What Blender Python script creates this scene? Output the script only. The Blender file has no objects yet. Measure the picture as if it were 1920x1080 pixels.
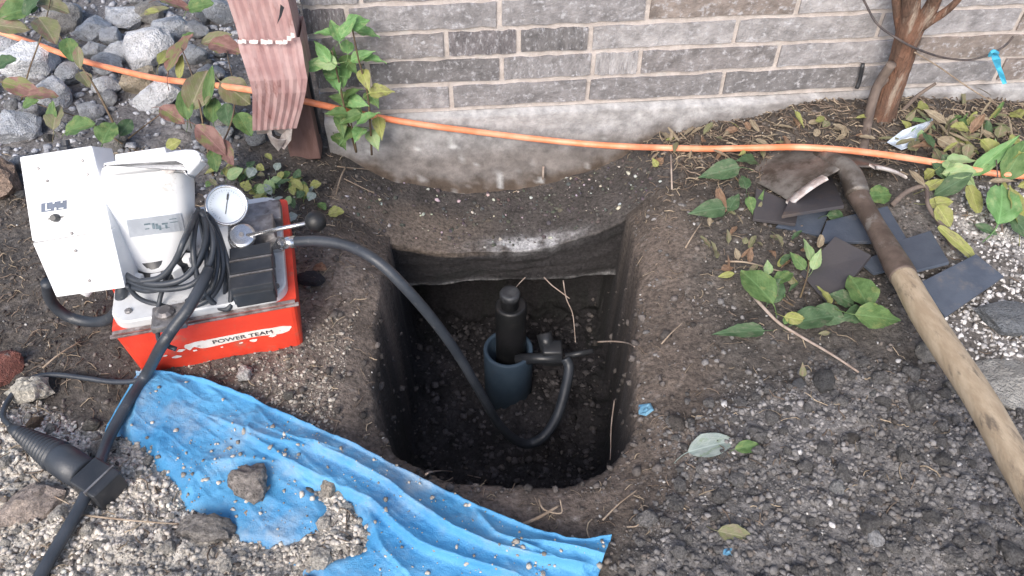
import bpy, bmesh, math, random
import numpy as np
from mathutils import Vector, Matrix, Quaternion
random.seed(7); RNG = np.random.RandomState(7)
S = bpy.context.scene
COL = S.collection

# ------------------------------------------------------------------ camera, world, sun, exposure
PITCH = math.radians(46); CC, SS = math.cos(PITCH), math.sin(PITCH); F = 1480.0; H = 1.0
cam = bpy.data.cameras.new('camera'); cam.sensor_width = 36; cam.lens = 36 * F / 1920
cam.clip_start = .02; cam.clip_end = 200
co = bpy.data.objects.new('camera', cam); COL.objects.link(co)
co.location = (0, 0, H); co.rotation_euler = (math.radians(90) - PITCH, 0, 0)
S.camera = co
SUN_EL, SUN_AZ = math.radians(40), math.radians(198)     # azimuth clockwise from +Y
w = bpy.data.worlds.new("World"); S.world = w; w.use_nodes = True
nt = w.node_tree; nt.nodes.clear()
sky = nt.nodes.new('ShaderNodeTexSky'); sky.sky_type = 'NISHITA'; sky.sun_disc = False
sky.sun_elevation = SUN_EL; sky.sun_rotation = SUN_AZ; sky.dust_density = 3.0; sky.air_density = 1.0; sky.ozone_density = 1.0
bg = nt.nodes.new('ShaderNodeBackground'); bg.inputs['Strength'].default_value = .15
wo = nt.nodes.new('ShaderNodeOutputWorld')
nt.links.new(sky.outputs[0], bg.inputs[0]); nt.links.new(bg.outputs[0], wo.inputs[0])
sl = bpy.data.lights.new('sun', 'SUN'); sl.energy = 1.7; sl.angle = math.radians(28); sl.color = (1, .955, .91)
so = bpy.data.objects.new('sun', sl); COL.objects.link(so)
sd_ = Vector((math.sin(SUN_AZ) * math.cos(SUN_EL), math.cos(SUN_AZ) * math.cos(SUN_EL), math.sin(SUN_EL)))
so.rotation_euler = sd_.to_track_quat('Z', 'Y').to_euler(); so.location = sd_ * 10
S.view_settings.view_transform = 'Standard'; S.view_settings.look = 'None'
S.view_settings.gamma = 1; S.view_settings.use_curve_mapping = False
S.view_settings.exposure = 0.74
S.render.engine = 'CYCLES'

# ------------------------------------------------------------------ measuring helpers (photo pixel -> point in the place)
def R(px, py):
    X = (px - 960) / F; u = (540 - py) / F
    return np.array([X, SS * 0 + CC + u * SS, -SS + u * CC])
def D(px, py, d): r = R(px, py) * d; r[2] += H; return r
def Z(px, py, z): r = R(px, py); return D(px, py, (z - H) / r[2])
def Y(px, py, y): r = R(px, py); return D(px, py, y / r[1])
WPSI = math.radians(5.1); WD = np.array([math.cos(WPSI), math.sin(WPSI), 0]); WN = np.array([math.sin(WPSI), -math.cos(WPSI), 0])
W0 = Z(1000, 193, .06); W0[2] = 0
def Wl(px, py, off=0):
    r = R(px, py); o = np.array([0, 0, H]); p = W0 + WN * off
    return D(px, py, np.dot(p - o, WN) / np.dot(r, WN))
def wy(x): return W0[1] + (x - W0[0]) * math.tan(WPSI)
def ws(p): return float(np.dot(p - W0, WD))
def wpt(s, z, off=0): return W0 + WD * s + WN * off + np.array([0, 0, z])

# ------------------------------------------------------------------ noise
def _h(ix, iy, seed):
    n = (ix.astype(np.int64) * 374761393 + iy.astype(np.int64) * 668265263 + seed * 1442695041) & 0xffffffff
    n = ((n ^ (n >> 13)) * 1274126177) & 0xffffffff
    n = n ^ (n >> 16)
    return (n & 0xffff) / 32767.5 - 1
def vn(x, y, seed=0):
    x = np.asarray(x, float); y = np.asarray(y, float)
    ix = np.floor(x); iy = np.floor(y); fx = x - ix; fy = y - iy
    fx = fx * fx * (3 - 2 * fx); fy = fy * fy * (3 - 2 * fy)
    a = _h(ix, iy, seed); b = _h(ix + 1, iy, seed); c = _h(ix, iy + 1, seed); d = _h(ix + 1, iy + 1, seed)
    return (a + (b - a) * fx) * (1 - fy) + (c + (d - c) * fx) * fy
def fbm(x, y, sc, o=3, seed=0):
    r = 0; a = 1; t = 0
    for i in range(o):
        r = r + a * vn(np.asarray(x) * sc + 17.3 * i, np.asarray(y) * sc - 9.1 * i, seed + i); t += a; a *= .5; sc *= 2.03
    return r / t
def smooth(e0, e1, x):
    t = np.clip((x - e0) / (e1 - e0), 0, 1); return t * t * (3 - 2 * t)
def segdist(x, y, P, closed=False):
    P = [np.asarray(p, float)[:2] for p in P]; best = np.full(np.shape(x), 1e9); n = len(P)
    for i in range(n if closed else n - 1):
        a = P[i]; b = P[(i + 1) % n]; d = b - a; L = max(np.dot(d, d), 1e-12)
        t = np.clip(((x - a[0]) * d[0] + (y - a[1]) * d[1]) / L, 0, 1)
        best = np.minimum(best, np.hypot(x - a[0] - t * d[0], y - a[1] - t * d[1]))
    return best
def inside(x, y, P):
    P = [np.asarray(p, float)[:2] for p in P]; c = np.zeros(np.shape(x), bool); n = len(P)
    for i in range(n):
        a = P[i]; b = P[(i + 1) % n]
        if a[1] == b[1]: continue
        k = ((a[1] > y) != (b[1] > y)) & (x < (b[0] - a[0]) * (y - a[1]) / (b[1] - a[1]) + a[0])
        c ^= k
    return c
def sdp(x, y, P):
    d = segdist(x, y, P, True); return np.where(inside(x, y, P), -d, d)

# ------------------------------------------------------------------ terrain height
_wl = [(560, 270), (640, 292), (740, 334), (860, 350), (960, 347), (1040, 335), (1100, 318), (1160, 292), (1235, 246), (1400, 216), (1500, 190), (1640, 178), (1900, 188)]
_wlp = [Wl(*p) for p in _wl]
_wx = np.array([-3.] + [p[0] for p in _wlp] + [3.]); _wz = np.array([0.] + [p[2] for p in _wlp] + [.02])
hole_px = [(724, 500), (708, 590), (703, 700), (712, 800), (745, 862), (835, 905), (960, 922), (1080, 915), (1150, 880), (1186, 820), (1190, 700), (1193, 600), (1198, 500)]
HOLE = [Z(px, py, -.05)[:2] for px, py in hole_px] + [np.array([.245, 1.43]), np.array([-.27, 1.42])]
MOUND = [Z(px, py, .02)[:2] for px, py in [(-150, 770), (60, 745), (150, 790), (225, 800), (262, 812), (300, 860), (345, 905), (355, 940), (425, 955), (445, 1000), (520, 1012), (555, 1060), (700, 1120), (500, 1300), (-300, 1300)]]
PATCH = [Z(px, py, .02)[:2] for px, py in [(568, 905), (640, 900), (668, 940), (692, 985), (690, 1030), (640, 1045), (560, 1062), (510, 1015), (590, 985), (600, 950)]]
RMOUND = [Z(px, py, .02)[:2] for px, py in [(1240, 760), (1400, 700), (1600, 640), (1800, 700), (2100, 800), (2100, 1300), (1100, 1300), (1150, 1000), (1230, 900)]]
FLOOR = -.52
def G0(x, y, fine=True):
    x = np.asarray(x, float); y = np.asarray(y, float)
    z = .012 * fbm(x, y, 3.2, 3, 1)
    z = z + .022 * smooth(.03, -.12, sdp(x, y, MOUND)) + .012 * smooth(.02, -.03, sdp(x, y, PATCH)) + .03 * smooth(.05, -.2, sdp(x, y, RMOUND))
    d = wy(x) - y
    zl = np.interp(x, _wx, _wz) + .008 * fbm(x, x * 0, 13, 3, 7)
    wd = np.where((x > -.45) & (x < .4), 1, 0)
    w1 = np.exp(-(np.clip(d, 0, 9) / .17) ** 2); w2 = smooth(.46, .18, d)
    k = smooth(-.42, -.2, x) * smooth(.38, .2, x)
    ww = w1 * (1 - k) + w2 * k
    ww = np.where(d < 0, 1, ww)
    ww = ww * smooth(-.75, -.6, x)
    z = z * (1 - ww) + (zl + .006 * fbm(x, y, 9, 2, 5)) * ww
    sh = sdp(x, y, HOLE)
    z = z - .045 * np.exp(-np.clip(sh, 0, 9) / .05) * (1 - .8 * ww)
    if fine:
        rough = .35 + .65 * smooth(.03, .13, sh)
        z = z + rough * (.006 * fbm(x, y, 28, 3, 11) + .0028 * fbm(x, y, 95, 2, 21))
        mr = smooth(0, -.05, sdp(x, y, RMOUND)) + smooth(0, -.04, sdp(x, y, MOUND))
        z = z + mr * (.015 * np.abs(fbm(x, y, 30, 3, 31)) + .004 * np.abs(vn(x * 130, y * 130, 33)))
        z = z - .05 * 0
    return z
def G(x, y, fine=True):
    x = np.asarray(x, float); y = np.asarray(y, float)
    z = G0(x, y, fine)
    xx = x + .006 * fbm(x, y, 14, 3, 41); yy = y + .006 * fbm(x, y, 14, 3, 47)
    sh = sdp(xx, yy, HOLE) + .006 * fbm(x, y, 22, 2, 49)
    wdt = .017 + .009 * fbm(x, y, 17, 2, 57) + .08 * smooth(.85, .62, y)
    t = np.clip(-sh / wdt, 0, 1)
    t = t ** .8
    fl = FLOOR + .028 * fbm(x, y, 13, 3, 51) + .016 * fbm(x, y, 45, 2, 53) + .04 * smooth(.95, .8, y)
    return z * (1 - t) + fl * t
def AG(px, py, dz=0.0, under=False):
    g = G if not under else G0
    r = R(px, py); lo = .5; 
    ts = np.linspace(.6, 4, 700); pts = np.array([0, 0, H]) + ts[:, None] * r
    below = pts[:, 2] < g(pts[:, 0], pts[:, 1], False) + dz
    if not below.any(): return Z(px, py, dz)
    i = int(np.argmax(below)); a, b = ts[max(i - 1, 0)], ts[i]
    for _ in range(14):
        m = (a + b) / 2; p = np.array([0, 0, H]) + m * r
        if p[2] < float(g(p[0], p[1], False)) + dz: b = m
        else: a = m
    return np.array([0, 0, H]) + b * r

# ------------------------------------------------------------------ object helpers
def tag(o, label=None, cat=None, group=None, kind=None):
    if label: o['label'] = label
    if cat: o['category'] = cat
    if group: o['group'] = group
    if kind: o['kind'] = kind
    return o
def empty(name, loc, label, cat, group=None, rz=0):
    o = bpy.data.objects.new(name, None); COL.objects.link(o); o.location = tuple(float(v) for v in loc); o.rotation_euler = (0, 0, rz)
    o.empty_display_size = .02
    return tag(o, label, cat, group)
def mesh(name, V, Fc, mat, smooth_=False, cols=None):
    me = bpy.data.meshes.new(name)
    me.from_pydata([tuple(map(float, v)) for v in V], [], [tuple(map(int, f)) for f in Fc])
    if mat: me.materials.append(mat)
    if smooth_: me.shade_smooth()
    if cols is not None:
        a = me.color_attributes.new('Col', 'FLOAT_COLOR', 'POINT')
        a.data.foreach_set('color', np.asarray(cols, dtype=np.float32).ravel())
    me.update(); return me
def link(name, me, parent=None, loc=None, rot=None):
    o = bpy.data.objects.new(name, me); COL.objects.link(o)
    if parent: o.parent = parent
    if loc is not None: o.location = tuple(float(v) for v in loc)
    if rot is not None: o.rotation_euler = rot
    return o
def bigmesh(name, V, Fa, mat, cols=None, smooth_=False):
    """V (n,3), Fa (m,k) arrays, fast"""
    V = np.asarray(V, np.float32); Fa = np.asarray(Fa, np.int32); k = Fa.shape[1]
    me = bpy.data.meshes.new(name); me.vertices.add(len(V)); me.vertices.foreach_set('co', V.ravel())
    me.loops.add(Fa.size); me.loops.foreach_set('vertex_index', Fa.ravel())
    me.polygons.add(len(Fa)); me.polygons.foreach_set('loop_start', np.arange(0, Fa.size, k, dtype=np.int32))
    me.polygons.foreach_set('loop_total', np.full(len(Fa), k, dtype=np.int32))
    me.update(calc_edges=True); me.materials.append(mat)
    if cols is not None:
        a = me.color_attributes.new('Col', 'FLOAT_COLOR', 'POINT')
        a.data.foreach_set('color', np.asarray(cols, dtype=np.float32).ravel())
    if smooth_: me.shade_smooth()
    me.validate(); return me
class MB:
    def __init__(s): s.V = []; s.F = []
    def add(s, V, Fc):
        n = len(s.V); s.V += [np.asarray(v, float) for v in V]; s.F += [tuple(i + n for i in f) for f in Fc]; return s
    def build(s, name, mat, parent=None, sm=False, origin=None):
        """vertices are world coordinates; converted to the parent's frame (or origin)"""
        V = s.V
        if parent is not None:
            loc = np.array(parent.location); rz = parent.rotation_euler.z
            if parent.parent is not None:
                g = parent.parent; loc0 = np.array(g.location); rz0 = g.rotation_euler.z
                V = [_inv(v, loc0, rz0) for v in V]
            V = [_inv(v, loc, rz) for v in V]
            return link(name, mesh(name, V, s.F, mat, sm), parent)
        A = np.array(V)
        if origin is None: origin = np.array([A[:, 0].mean(), A[:, 1].mean(), A[:, 2].min()])
        return link(name, mesh(name, A - origin, s.F, mat, sm), None, origin)
def _inv(v, loc, rz):
    d = np.asarray(v, float) - loc; c, s_ = math.cos(-rz), math.sin(-rz)
    return np.array([d[0] * c - d[1] * s_, d[0] * s_ + d[1] * c, d[2]])
def nrm(v): v = np.asarray(v, float); return v / (np.linalg.norm(v) + 1e-12)
def catmull(P, n=6):
    P = [np.asarray(p, float) for p in P]
    if len(P) < 3: return [P[0] + (P[-1] - P[0]) * t for t in np.linspace(0, 1, n + 1)]
    Q = [2 * P[0] - P[1]] + P + [2 * P[-1] - P[-2]]; out = []
    for i in range(1, len(Q) - 2):
        for k in range(n):
            t = k / n; a, b, c, d = Q[i - 1], Q[i], Q[i + 1], Q[i + 2]
            out.append(.5 * ((2 * b) + (-a + c) * t + (2 * a - 5 * b + 4 * c - d) * t * t + (-a + 3 * b - 3 * c + d) * t ** 3))
    out.append(P[-1]); return out
def tube(P, r, sides=8, n=6, prof=None):
    """r: number or list interpolated along"""
    C = catmull(P, n) if n else [np.asarray(p, float) for p in P]; m = len(C)
    rr = np.interp(np.linspace(0, 1, m), np.linspace(0, 1, len(r)), r) if hasattr(r, '__len__') else np.full(m, r)
    V = []; Fc = []; t0 = nrm(C[1] - C[0]); up = np.array([0, 0, 1.]) if abs(t0[2]) < .9 else np.array([1., 0, 0])
    nx = nrm(np.cross(up, t0))
    for i in range(m):
        t = nrm(C[min(i + 1, m - 1)] - C[max(i - 1, 0)])
        nx = nrm(nx - t * np.dot(nx, t)); ny = np.cross(t, nx)
        for k in range(sides):
            a = 2 * math.pi * k / sides; V.append(C[i] + (nx * math.cos(a) + ny * math.sin(a)) * rr[i])
    for i in range(m - 1):
        for k in range(sides):
            a = i * sides + k; b = i * sides + (k + 1) % sides; Fc.append((a, b, b + sides, a + sides))
    Fc.append(tuple(range(sides - 1, -1, -1))); Fc.append(tuple(range((m - 1) * sides, m * sides)))
    return V, Fc
def lathe(prof, sides=24, org=(0, 0, 0), axis=(0, 0, 1), xdir=None):
    ax = nrm(axis); up = np.array([0, 0, 1.]) if abs(ax[2]) < .9 else np.array([1., 0, 0])
    nx = nrm(np.cross(up, ax)) if xdir is None else nrm(xdir); ny = np.cross(ax, nx); V = []; Fc = []; org = np.asarray(org, float)
    for (r, h) in prof:
        for k in range(sides):
            a = 2 * math.pi * k / sides; V.append(org + ax * h + (nx * math.cos(a) + ny * math.sin(a)) * r)
    for i in range(len(prof) - 1):
        for k in range(sides):
            a = i * sides + k; b = i * sides + (k + 1) % sides; Fc.append((a, b, b + sides, a + sides))
    Fc.append(tuple(range(sides - 1, -1, -1))); m = len(prof); Fc.append(tuple(range((m - 1) * sides, m * sides)))
    return V, Fc
def boxv(sx, sy, sz, bev=.002, segs=2):
    bm = bmesh.new(); bmesh.ops.create_cube(bm, size=1)
    for v in bm.verts: v.co = Vector((v.co.x * sx, v.co.y * sy, v.co.z * sz))
    if bev > 0: bmesh.ops.bevel(bm, geom=bm.edges[:], offset=bev, segments=segs, profile=.6, affect='EDGES')
    bm.verts.index_update()
    V = [np.array(v.co) for v in bm.verts]; Fc = [tuple(v.index for v in f.verts) for f in bm.faces]; bm.free(); return V, Fc
def place(VF, org, X=(1, 0, 0), Yv=(0, 1, 0), Zv=None):
    X = nrm(X); Yv = np.asarray(Yv, float); Yv = nrm(Yv - X * np.dot(X, Yv)); Zv = np.cross(X, Yv)
    return [np.asarray(org) + X * v[0] + Yv * v[1] + Zv * v[2] for v in VF[0]], VF[1]
def slab(quad, th, bev=.0015, nsub=0):
    """solid from 4+ corner points (outline), thickness th along -normal"""
    q = [np.asarray(p, float) for p in quad]; n = nrm(np.cross(q[1] - q[0], q[-1] - q[0]))
    bm = bmesh.new(); a = [bm.verts.new(p) for p in q]; b = [bm.verts.new(p - n * th) for p in q]; k = len(q)
    bm.faces.new(a); bm.faces.new(b[::-1])
    for i in range(k): bm.faces.new((a[i], b[i], b[(i + 1) % k], a[(i + 1) % k]))
    bmesh.ops.recalc_face_normals(bm, faces=bm.faces[:])
    if bev: bmesh.ops.bevel(bm, geom=bm.edges[:], offset=bev, segments=2, profile=.6, affect='EDGES')
    bm.verts.index_update(); V = [np.array(v.co) for v in bm.verts]; Fc = [tuple(v.index for v in f.verts) for f in bm.faces]; bm.free()
    return V, Fc, n
def rrect(hx, hy, r, n=6):
    P = []
    for cx, cy, a0 in ((hx - r, hy - r, 0), (-hx + r, hy - r, 90), (-hx + r, -hy + r, 180), (hx - r, -hy + r, 270)):
        for k in range(n + 1):
            a = math.radians(a0 + 90 * k / n); P.append((cx + r * math.cos(a), cy + r * math.sin(a)))
    return P
def textv(body, size, ext=.0002):
    cu = bpy.data.curves.new('lettering', 'FONT'); cu.body = body; cu.size = size; cu.extrude = ext; cu.align_x = 'CENTER'; cu.align_y = 'CENTER'
    cu.resolution_u = 3
    o = bpy.data.objects.new('lettering', cu); me = bpy.data.meshes.new_from_object(o)
    V = [np.array(v.co) for v in me.vertices]; Fc = [tuple(p.vertices) for p in me.polygons]
    bpy.data.objects.remove(o); bpy.data.meshes.remove(me); bpy.data.curves.remove(cu)
    return V, Fc

# ------------------------------------------------------------------ materials
def M(name, c1, c2=None, sc=30, rough=.6, bump=.3, bsc=150, metal=0, dirt=None, dsc=12, dth=(.55, .7), src='Object', stretch=None, lo=.35, hi=.65,
      bump2=0, bsc2=30, trans=0, coat=0, bdist=.002, vein=False):
    m = bpy.data.materials.new(name); m.use_nodes = True; N = m.node_tree; N.nodes.clear(); L = N.links.new
    out = N.nodes.new('ShaderNodeOutputMaterial'); p = N.nodes.new('ShaderNodeBsdfPrincipled')
    tc = N.nodes.new('ShaderNodeTexCoord'); vec = tc.outputs['Object']
    if stretch:
        mp = N.nodes.new('ShaderNodeMapping'); mp.inputs['Scale'].default_value = stretch; L(vec, mp.inputs[0]); vec = mp.outputs[0]
    oi = N.nodes.new('ShaderNodeObjectInfo')
    add = N.nodes.new('ShaderNodeVectorMath'); add.operation = 'ADD'
    mu = N.nodes.new('ShaderNodeMath'); mu.operation = 'MULTIPLY'; mu.inputs[1].default_value = 37.0; L(oi.outputs['Random'], mu.inputs[0])
    L(vec, add.inputs[0]); L(mu.outputs[0], add.inputs[1]); vec2 = add.outputs[0]
    def noise(s, det=4, rg=.6, v=vec2):
        n = N.nodes.new('ShaderNodeTexNoise'); n.inputs['Scale'].default_value = s; n.inputs['Detail'].default_value = det; n.inputs['Roughness'].default_value = rg
        L(v, n.inputs['Vector']); return n.outputs['Fac']
    def mix(f, a, b, mode='MIX'):
        x = N.nodes.new('ShaderNodeMix'); x.data_type = 'RGBA'; x.blend_type = mode
        if isinstance(f, (int, float)): x.inputs[0].default_value = f
        else: L(f, x.inputs[0])
        for i, q in ((6, a), (7, b)):
            if isinstance(q, tuple): x.inputs[i].default_value = (*q, 1)
            else: L(q, x.inputs[i])
        return x.outputs[2]
    def rng(f, a, b):
        r = N.nodes.new('ShaderNodeMapRange'); r.inputs[1].default_value = a; r.inputs[2].default_value = b; r.interpolation_type = 'SMOOTHSTEP'; L(f, r.inputs[0]); return r.outputs[0]
    n1 = noise(sc)
    if c1 == 'attr' or c1 == 'obj':
        if c1 == 'attr':
            at = N.nodes.new('ShaderNodeAttribute'); at.attribute_name = 'Col'; base = at.outputs['Color']
        else: base = oi.outputs['Color']
        k = N.nodes.new('ShaderNodeMapRange'); k.inputs[1].default_value = .3; k.inputs[2].default_value = .7; k.inputs[3].default_value = lo; k.inputs[4].default_value = hi
        L(n1, k.inputs[0]); cmb = N.nodes.new('ShaderNodeCombineColor')
        for i in range(3): L(k.outputs[0], cmb.inputs[i])
        colr = mix(1.0, base, cmb.outputs[0], 'MULTIPLY')
    else:
        colr = mix(rng(n1, lo, hi), c1, c2 or tuple(v * .8 for v in c1))
    if dirt is not None:
        colr = mix(rng(noise(dsc, 6, .7), *dth), colr, dirt)
    if vein:
        sx = N.nodes.new('ShaderNodeSeparateXYZ'); L(tc.outputs['Object'], sx.inputs[0])
        def mth(op, a, b=None):
            q = N.nodes.new('ShaderNodeMath'); q.operation = op
            for i, v in enumerate((a, b)):
                if v is None: continue
                if isinstance(v, (int, float)): q.inputs[i].default_value = v
                else: L(v, q.inputs[i])
            return q.outputs[0]
        ay = mth('ABSOLUTE', sx.outputs[1]); mid_ = rng(ay, .035, .008)
        sv = mth('ABSOLUTE', mth('SINE', mth('MULTIPLY', mth('SUBTRACT', sx.outputs[0], mth('MULTIPLY', ay, .8)), 19.0))); side_ = mth('MULTIPLY', rng(sv, .22, .02), .55)
        vm = mth('MAXIMUM', mid_, side_); colr = mix(mth('MULTIPLY', vm, .5), colr, tuple(min(.6, v * 1.7 + .05) for v in c1))
    L(colr, p.inputs['Base Color'])
    p.inputs['Metallic'].default_value = metal
    rn = N.nodes.new('ShaderNodeMapRange'); rn.inputs[3].default_value = max(rough - .12, .05); rn.inputs[4].default_value = min(rough + .12, 1); L(noise(sc * 2.3), rn.inputs[0]); L(rn.outputs[0], p.inputs['Roughness'])
    if coat: p.inputs['Coat Weight'].default_value = coat
    h = noise(bsc, 5, .65)
    b = N.nodes.new('ShaderNodeBump'); b.inputs['Strength'].default_value = bump; b.inputs['Distance'].default_value = bdist; L(h, b.inputs['Height'])
    if bump2:
        b2 = N.nodes.new('ShaderNodeBump'); b2.inputs['Strength'].default_value = bump2; b2.inputs['Distance'].default_value = bdist * 3; L(noise(bsc2, 4), b2.inputs['Height']); L(b2.outputs[0], b.inputs['Normal'])
    L(b.outputs[0], p.inputs['Normal'])
    if trans:
        tr = N.nodes.new('ShaderNodeBsdfTranslucent'); L(colr, tr.inputs[0]); ms = N.nodes.new('ShaderNodeMixShader'); ms.inputs[0].default_value = trans
        L(p.outputs[0], ms.inputs[1]); L(tr.outputs[0], ms.inputs[2]); L(ms.outputs[0], out.inputs[0])
    else: L(p.outputs[0], out.inputs[0])
    m['nodes_hint'] = 0
    return m
m_soil = M('soil', 'attr', sc=140, rough=.95, bump=.9, bsc=420, bump2=.6, bsc2=110, lo=.45, hi=1.6, bdist=.003)
m_peb = M('pebble', 'attr', sc=300, rough=.9, bump=.5, bsc=700, lo=.6, hi=1.35)
m_rock = M('rock', 'obj', sc=2.2, rough=.92, bump=.9, bsc=16, bump2=.7, bsc2=4, lo=.78, hi=1.3, dirt=(.30, .29, .28), dsc=3.5, dth=(.56, .72), bdist=.006)
m_clod = M('clod', 'obj', sc=5, rough=.97, bump=1, bsc=18, bump2=1, bsc2=6, lo=.45, hi=1.6, bdist=.006)
m_brick = M('brick', 'obj', sc=1.7, rough=.92, bump=.5, bsc=30, bump2=.6, bsc2=6, lo=.62, hi=1.35, dirt=(.50, .50, .53), dsc=4.2, dth=(.50, .74), stretch=(5, 1, .9), bdist=.002)
m_mortar = M('mortar', (.54, .49, .465), (.42, .375, .35), sc=40, rough=.95, bump=.8, bsc=300, bump2=.5, bsc2=60, dirt=(.48, .46, .44), dsc=25)
m_conc = M('concrete', (.345, .34, .345), (.25, .24, .235), sc=9, rough=.9, bump=.5, bsc=240, bump2=.4, bsc2=40, dirt=(.16, .14, .125), dsc=7, dth=(.50, .68), stretch=(1, 1, 1.7))
m_found = M('stained_concrete', 'attr', sc=60, rough=.93, bump=.7, bsc=260, bump2=.5, bsc2=50, lo=.75, hi=1.25)
m_red = M('red_paint', (.74, .062, .030), (.64, .05, .026), sc=18, rough=.5, bump=.25, bsc=160, dirt=(.42, .12, .08), dsc=26, dth=(.54, .72))
m_white = M('white_paint', (.82, .83, .845), (.76, .775, .80), sc=8, rough=.42, bump=.08, bsc=60, dirt=(.40, .38, .34), dsc=14, dth=(.60, .76))
m_plate = M('grimy_white_metal', (.66, .68, .70), (.50, .51, .52), sc=14, rough=.4, bump=.15, bsc=120, dirt=(.16, .14, .125), dsc=18, dth=(.56, .7))
m_rim = M('worn_steel', (.42, .38, .37), (.2, .15, .14), sc=60, rough=.4, bump=.3, bsc=200, metal=.5)
m_black = M('black_plastic', (.022, .025, .030), (.035, .037, .042), sc=30, rough=.38, bump=.15, bsc=200, dirt=(.10, .10, .10), dsc=30, dth=(.6, .8))
m_rubber = M('black_rubber', (.030, .036, .046), (.045, .052, .064), sc=20, rough=.42, bump=.25, bsc=300, dirt=(.16, .16, .155), dsc=60, dth=(.6, .8))
m_chrome = M('bright_metal', (.72, .72, .73), (.55, .55, .56), sc=40, rough=.22, bump=.05, bsc=200, metal=.9, dirt=(.25, .22, .2), dsc=50, dth=(.6, .8))
m_dull = M('dull_metal', (.30, .29, .29), (.16, .15, .15), sc=50, rough=.45, bump=.3, bsc=220, metal=.6, dirt=(.08, .075, .07), dsc=40)
m_navy = M('navy_print', (.012, .035, .085), (.02, .05, .11), sc=60, rough=.4, bump=.02)
m_print = M('white_print', (.72, .76, .80), rough=.5, bump=.02)
m_label = M('foil_label', (.46, .50, .56), (.56, .60, .66), sc=40, rough=.35, bump=.05, metal=.3, dirt=(.62, .74, .80), dsc=30, dth=(.5, .7))
m_ink = M('grey_ink', (.10, .15, .18), (.2, .26, .3), sc=200, rough=.6, bump=.02)
m_blackink = M('black_ink', (.03, .03, .04), (.2, .2, .2), sc=260, rough=.6, bump=.02, lo=.5, hi=.7)
m_stick = M('worn_white_sticker', (.80, .76, .72), (.72, .66, .60), sc=70, rough=.6, bump=.1, dirt=(.72, .16, .10), dsc=75, dth=(.60, .68))
m_dial = M('dial_face', (.62, .67, .72), (.54, .60, .66), sc=20, rough=.25, bump=.02, coat=.5)
m_orange = M('orange_cord', (.78, .235, .11), (.84, .36, .22), sc=18, rough=.45, bump=.15, bsc=300, dirt=(.42, .16, .09), dsc=14, dth=(.55, .8))
m_tarp = M('blue_tarp', (.045, .235, .47), (.085, .315, .56), sc=8, rough=.6, bump=.6, bsc=520, dirt=(.34, .40, .45), dsc=7, dth=(.46, .80), bump2=.4, bsc2=60)
m_spout = M('brown_downspout_paint', (.34, .20, .195), (.44, .30, .29), sc=14, rough=.5, bump=.2, bsc=150, dirt=(.22, .10, .09), dsc=12, stretch=(3, 3, 1))
m_post = M('weathered_brown', (.15, .085, .072), (.20, .12, .105), sc=16, rough=.7, bump=.35, bsc=120, stretch=(4, 4, 1))
m_torn = M('bare_torn_metal', (.62, .58, .56), (.4, .34, .32), sc=60, rough=.45, bump=.6, bsc=90, metal=.2)
m_wood = M('wood_handle', (.56, .45, .32), (.43, .33, .225), sc=26, rough=.75, bump=.7, bsc=160, dirt=(.20, .16, .12), dsc=20, dth=(.52, .70), stretch=(3.4, .5, 2.2))
m_shaft = M('rusty_steel', (.10, .075, .062), (.17, .13, .11), sc=25, rough=.55, bump=.5, bsc=160, metal=.4, dirt=(.22, .20, .185), dsc=30)
m_blade = M('shovel_blade_steel', (.13, .112, .10), (.24, .225, .21), sc=22, rough=.5, bump=.6, bsc=140, metal=.45, dirt=(.075, .062, .052), dsc=14, dth=(.48, .66))
m_slate = M('slate_blue_plate', (.056, .070, .098), (.078, .094, .125), sc=18, rough=.55, bump=.4, bsc=160, dirt=(.15, .14, .135), dsc=16, dth=(.54, .74))
m_slate2 = M('slate_brown_plate', (.065, .060, .064), (.045, .045, .055), sc=12, rough=.5, bump=.3, bsc=160, dirt=(.11, .085, .07), dsc=12, dth=(.5, .75))
m_bark = M('orange_bark', (.20, .105, .07), (.11, .068, .05), sc=30, rough=.95, bump=1, bsc=120, stretch=(1.6, 1.6, .3), dirt=(.33, .27, .22), dsc=16, dth=(.52, .66), bump2=1, bsc2=45, bdist=.004)
m_bark2 = M('grey_bark', (.11, .085, .075), (.17, .135, .115), sc=40, rough=.9, bump=.9, bsc=120, stretch=(1, 1, .4))
m_twig = M('dry_twig', (.36, .29, .22), (.24, .18, .13), sc=60, rough=.9, bump=.4)
m_root = M('pale_root', (.42, .35, .30), (.30, .23, .19), sc=60, rough=.9, bump=.4)
m_stem = M('reddish_stem', (.11, .075, .055), (.15, .11, .06), sc=60, rough=.8, bump=.3)
m_wire = M('dark_wire', (.05, .045, .05), (.10, .08, .075), sc=60, rough=.7, bump=.3)
m_ribbon = M('blue_ribbon', (.05, .35, .55), (.08, .45, .66), sc=40, rough=.5, bump=.2)
m_scrapw = M('pale_plastic', (.62, .70, .80), (.40, .46, .54), sc=30, rough=.25, bump=.5, bsc=60)
m_scrapb = M('blue_scrap', (.06, .20, .36), (.14, .30, .42), sc=60, rough=.4, bump=.4)
m_ram = M('black_enamel_cylinder', (.008, .009, .010), (.014, .014, .016), sc=20, rough=.5, bump=.25, dirt=(.035, .03, .028), dsc=25)
m_ramtop = M('worn_black_steel', (.035, .038, .044), (.07, .074, .08), sc=60, rough=.5, bump=.2, metal=.3)
m_pipe = M('blue_grey_pipe', (.034, .060, .094), (.046, .076, .112), sc=20, rough=.7, bump=.2, dirt=(.06, .07, .08), dsc=18)
def leafmat(n, a, b, dirt, **k): return M(n, a, b, sc=4, rough=.6, bump=.6, bsc=16, dirt=dirt, dsc=k.get('d', 3.2), dth=k.get('dth', (.50, .68)), trans=.25, vein=True)
L_green = leafmat('leaf_green', (.075, .15, .045), (.13, .22, .075), (.20, .25, .09))
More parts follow.
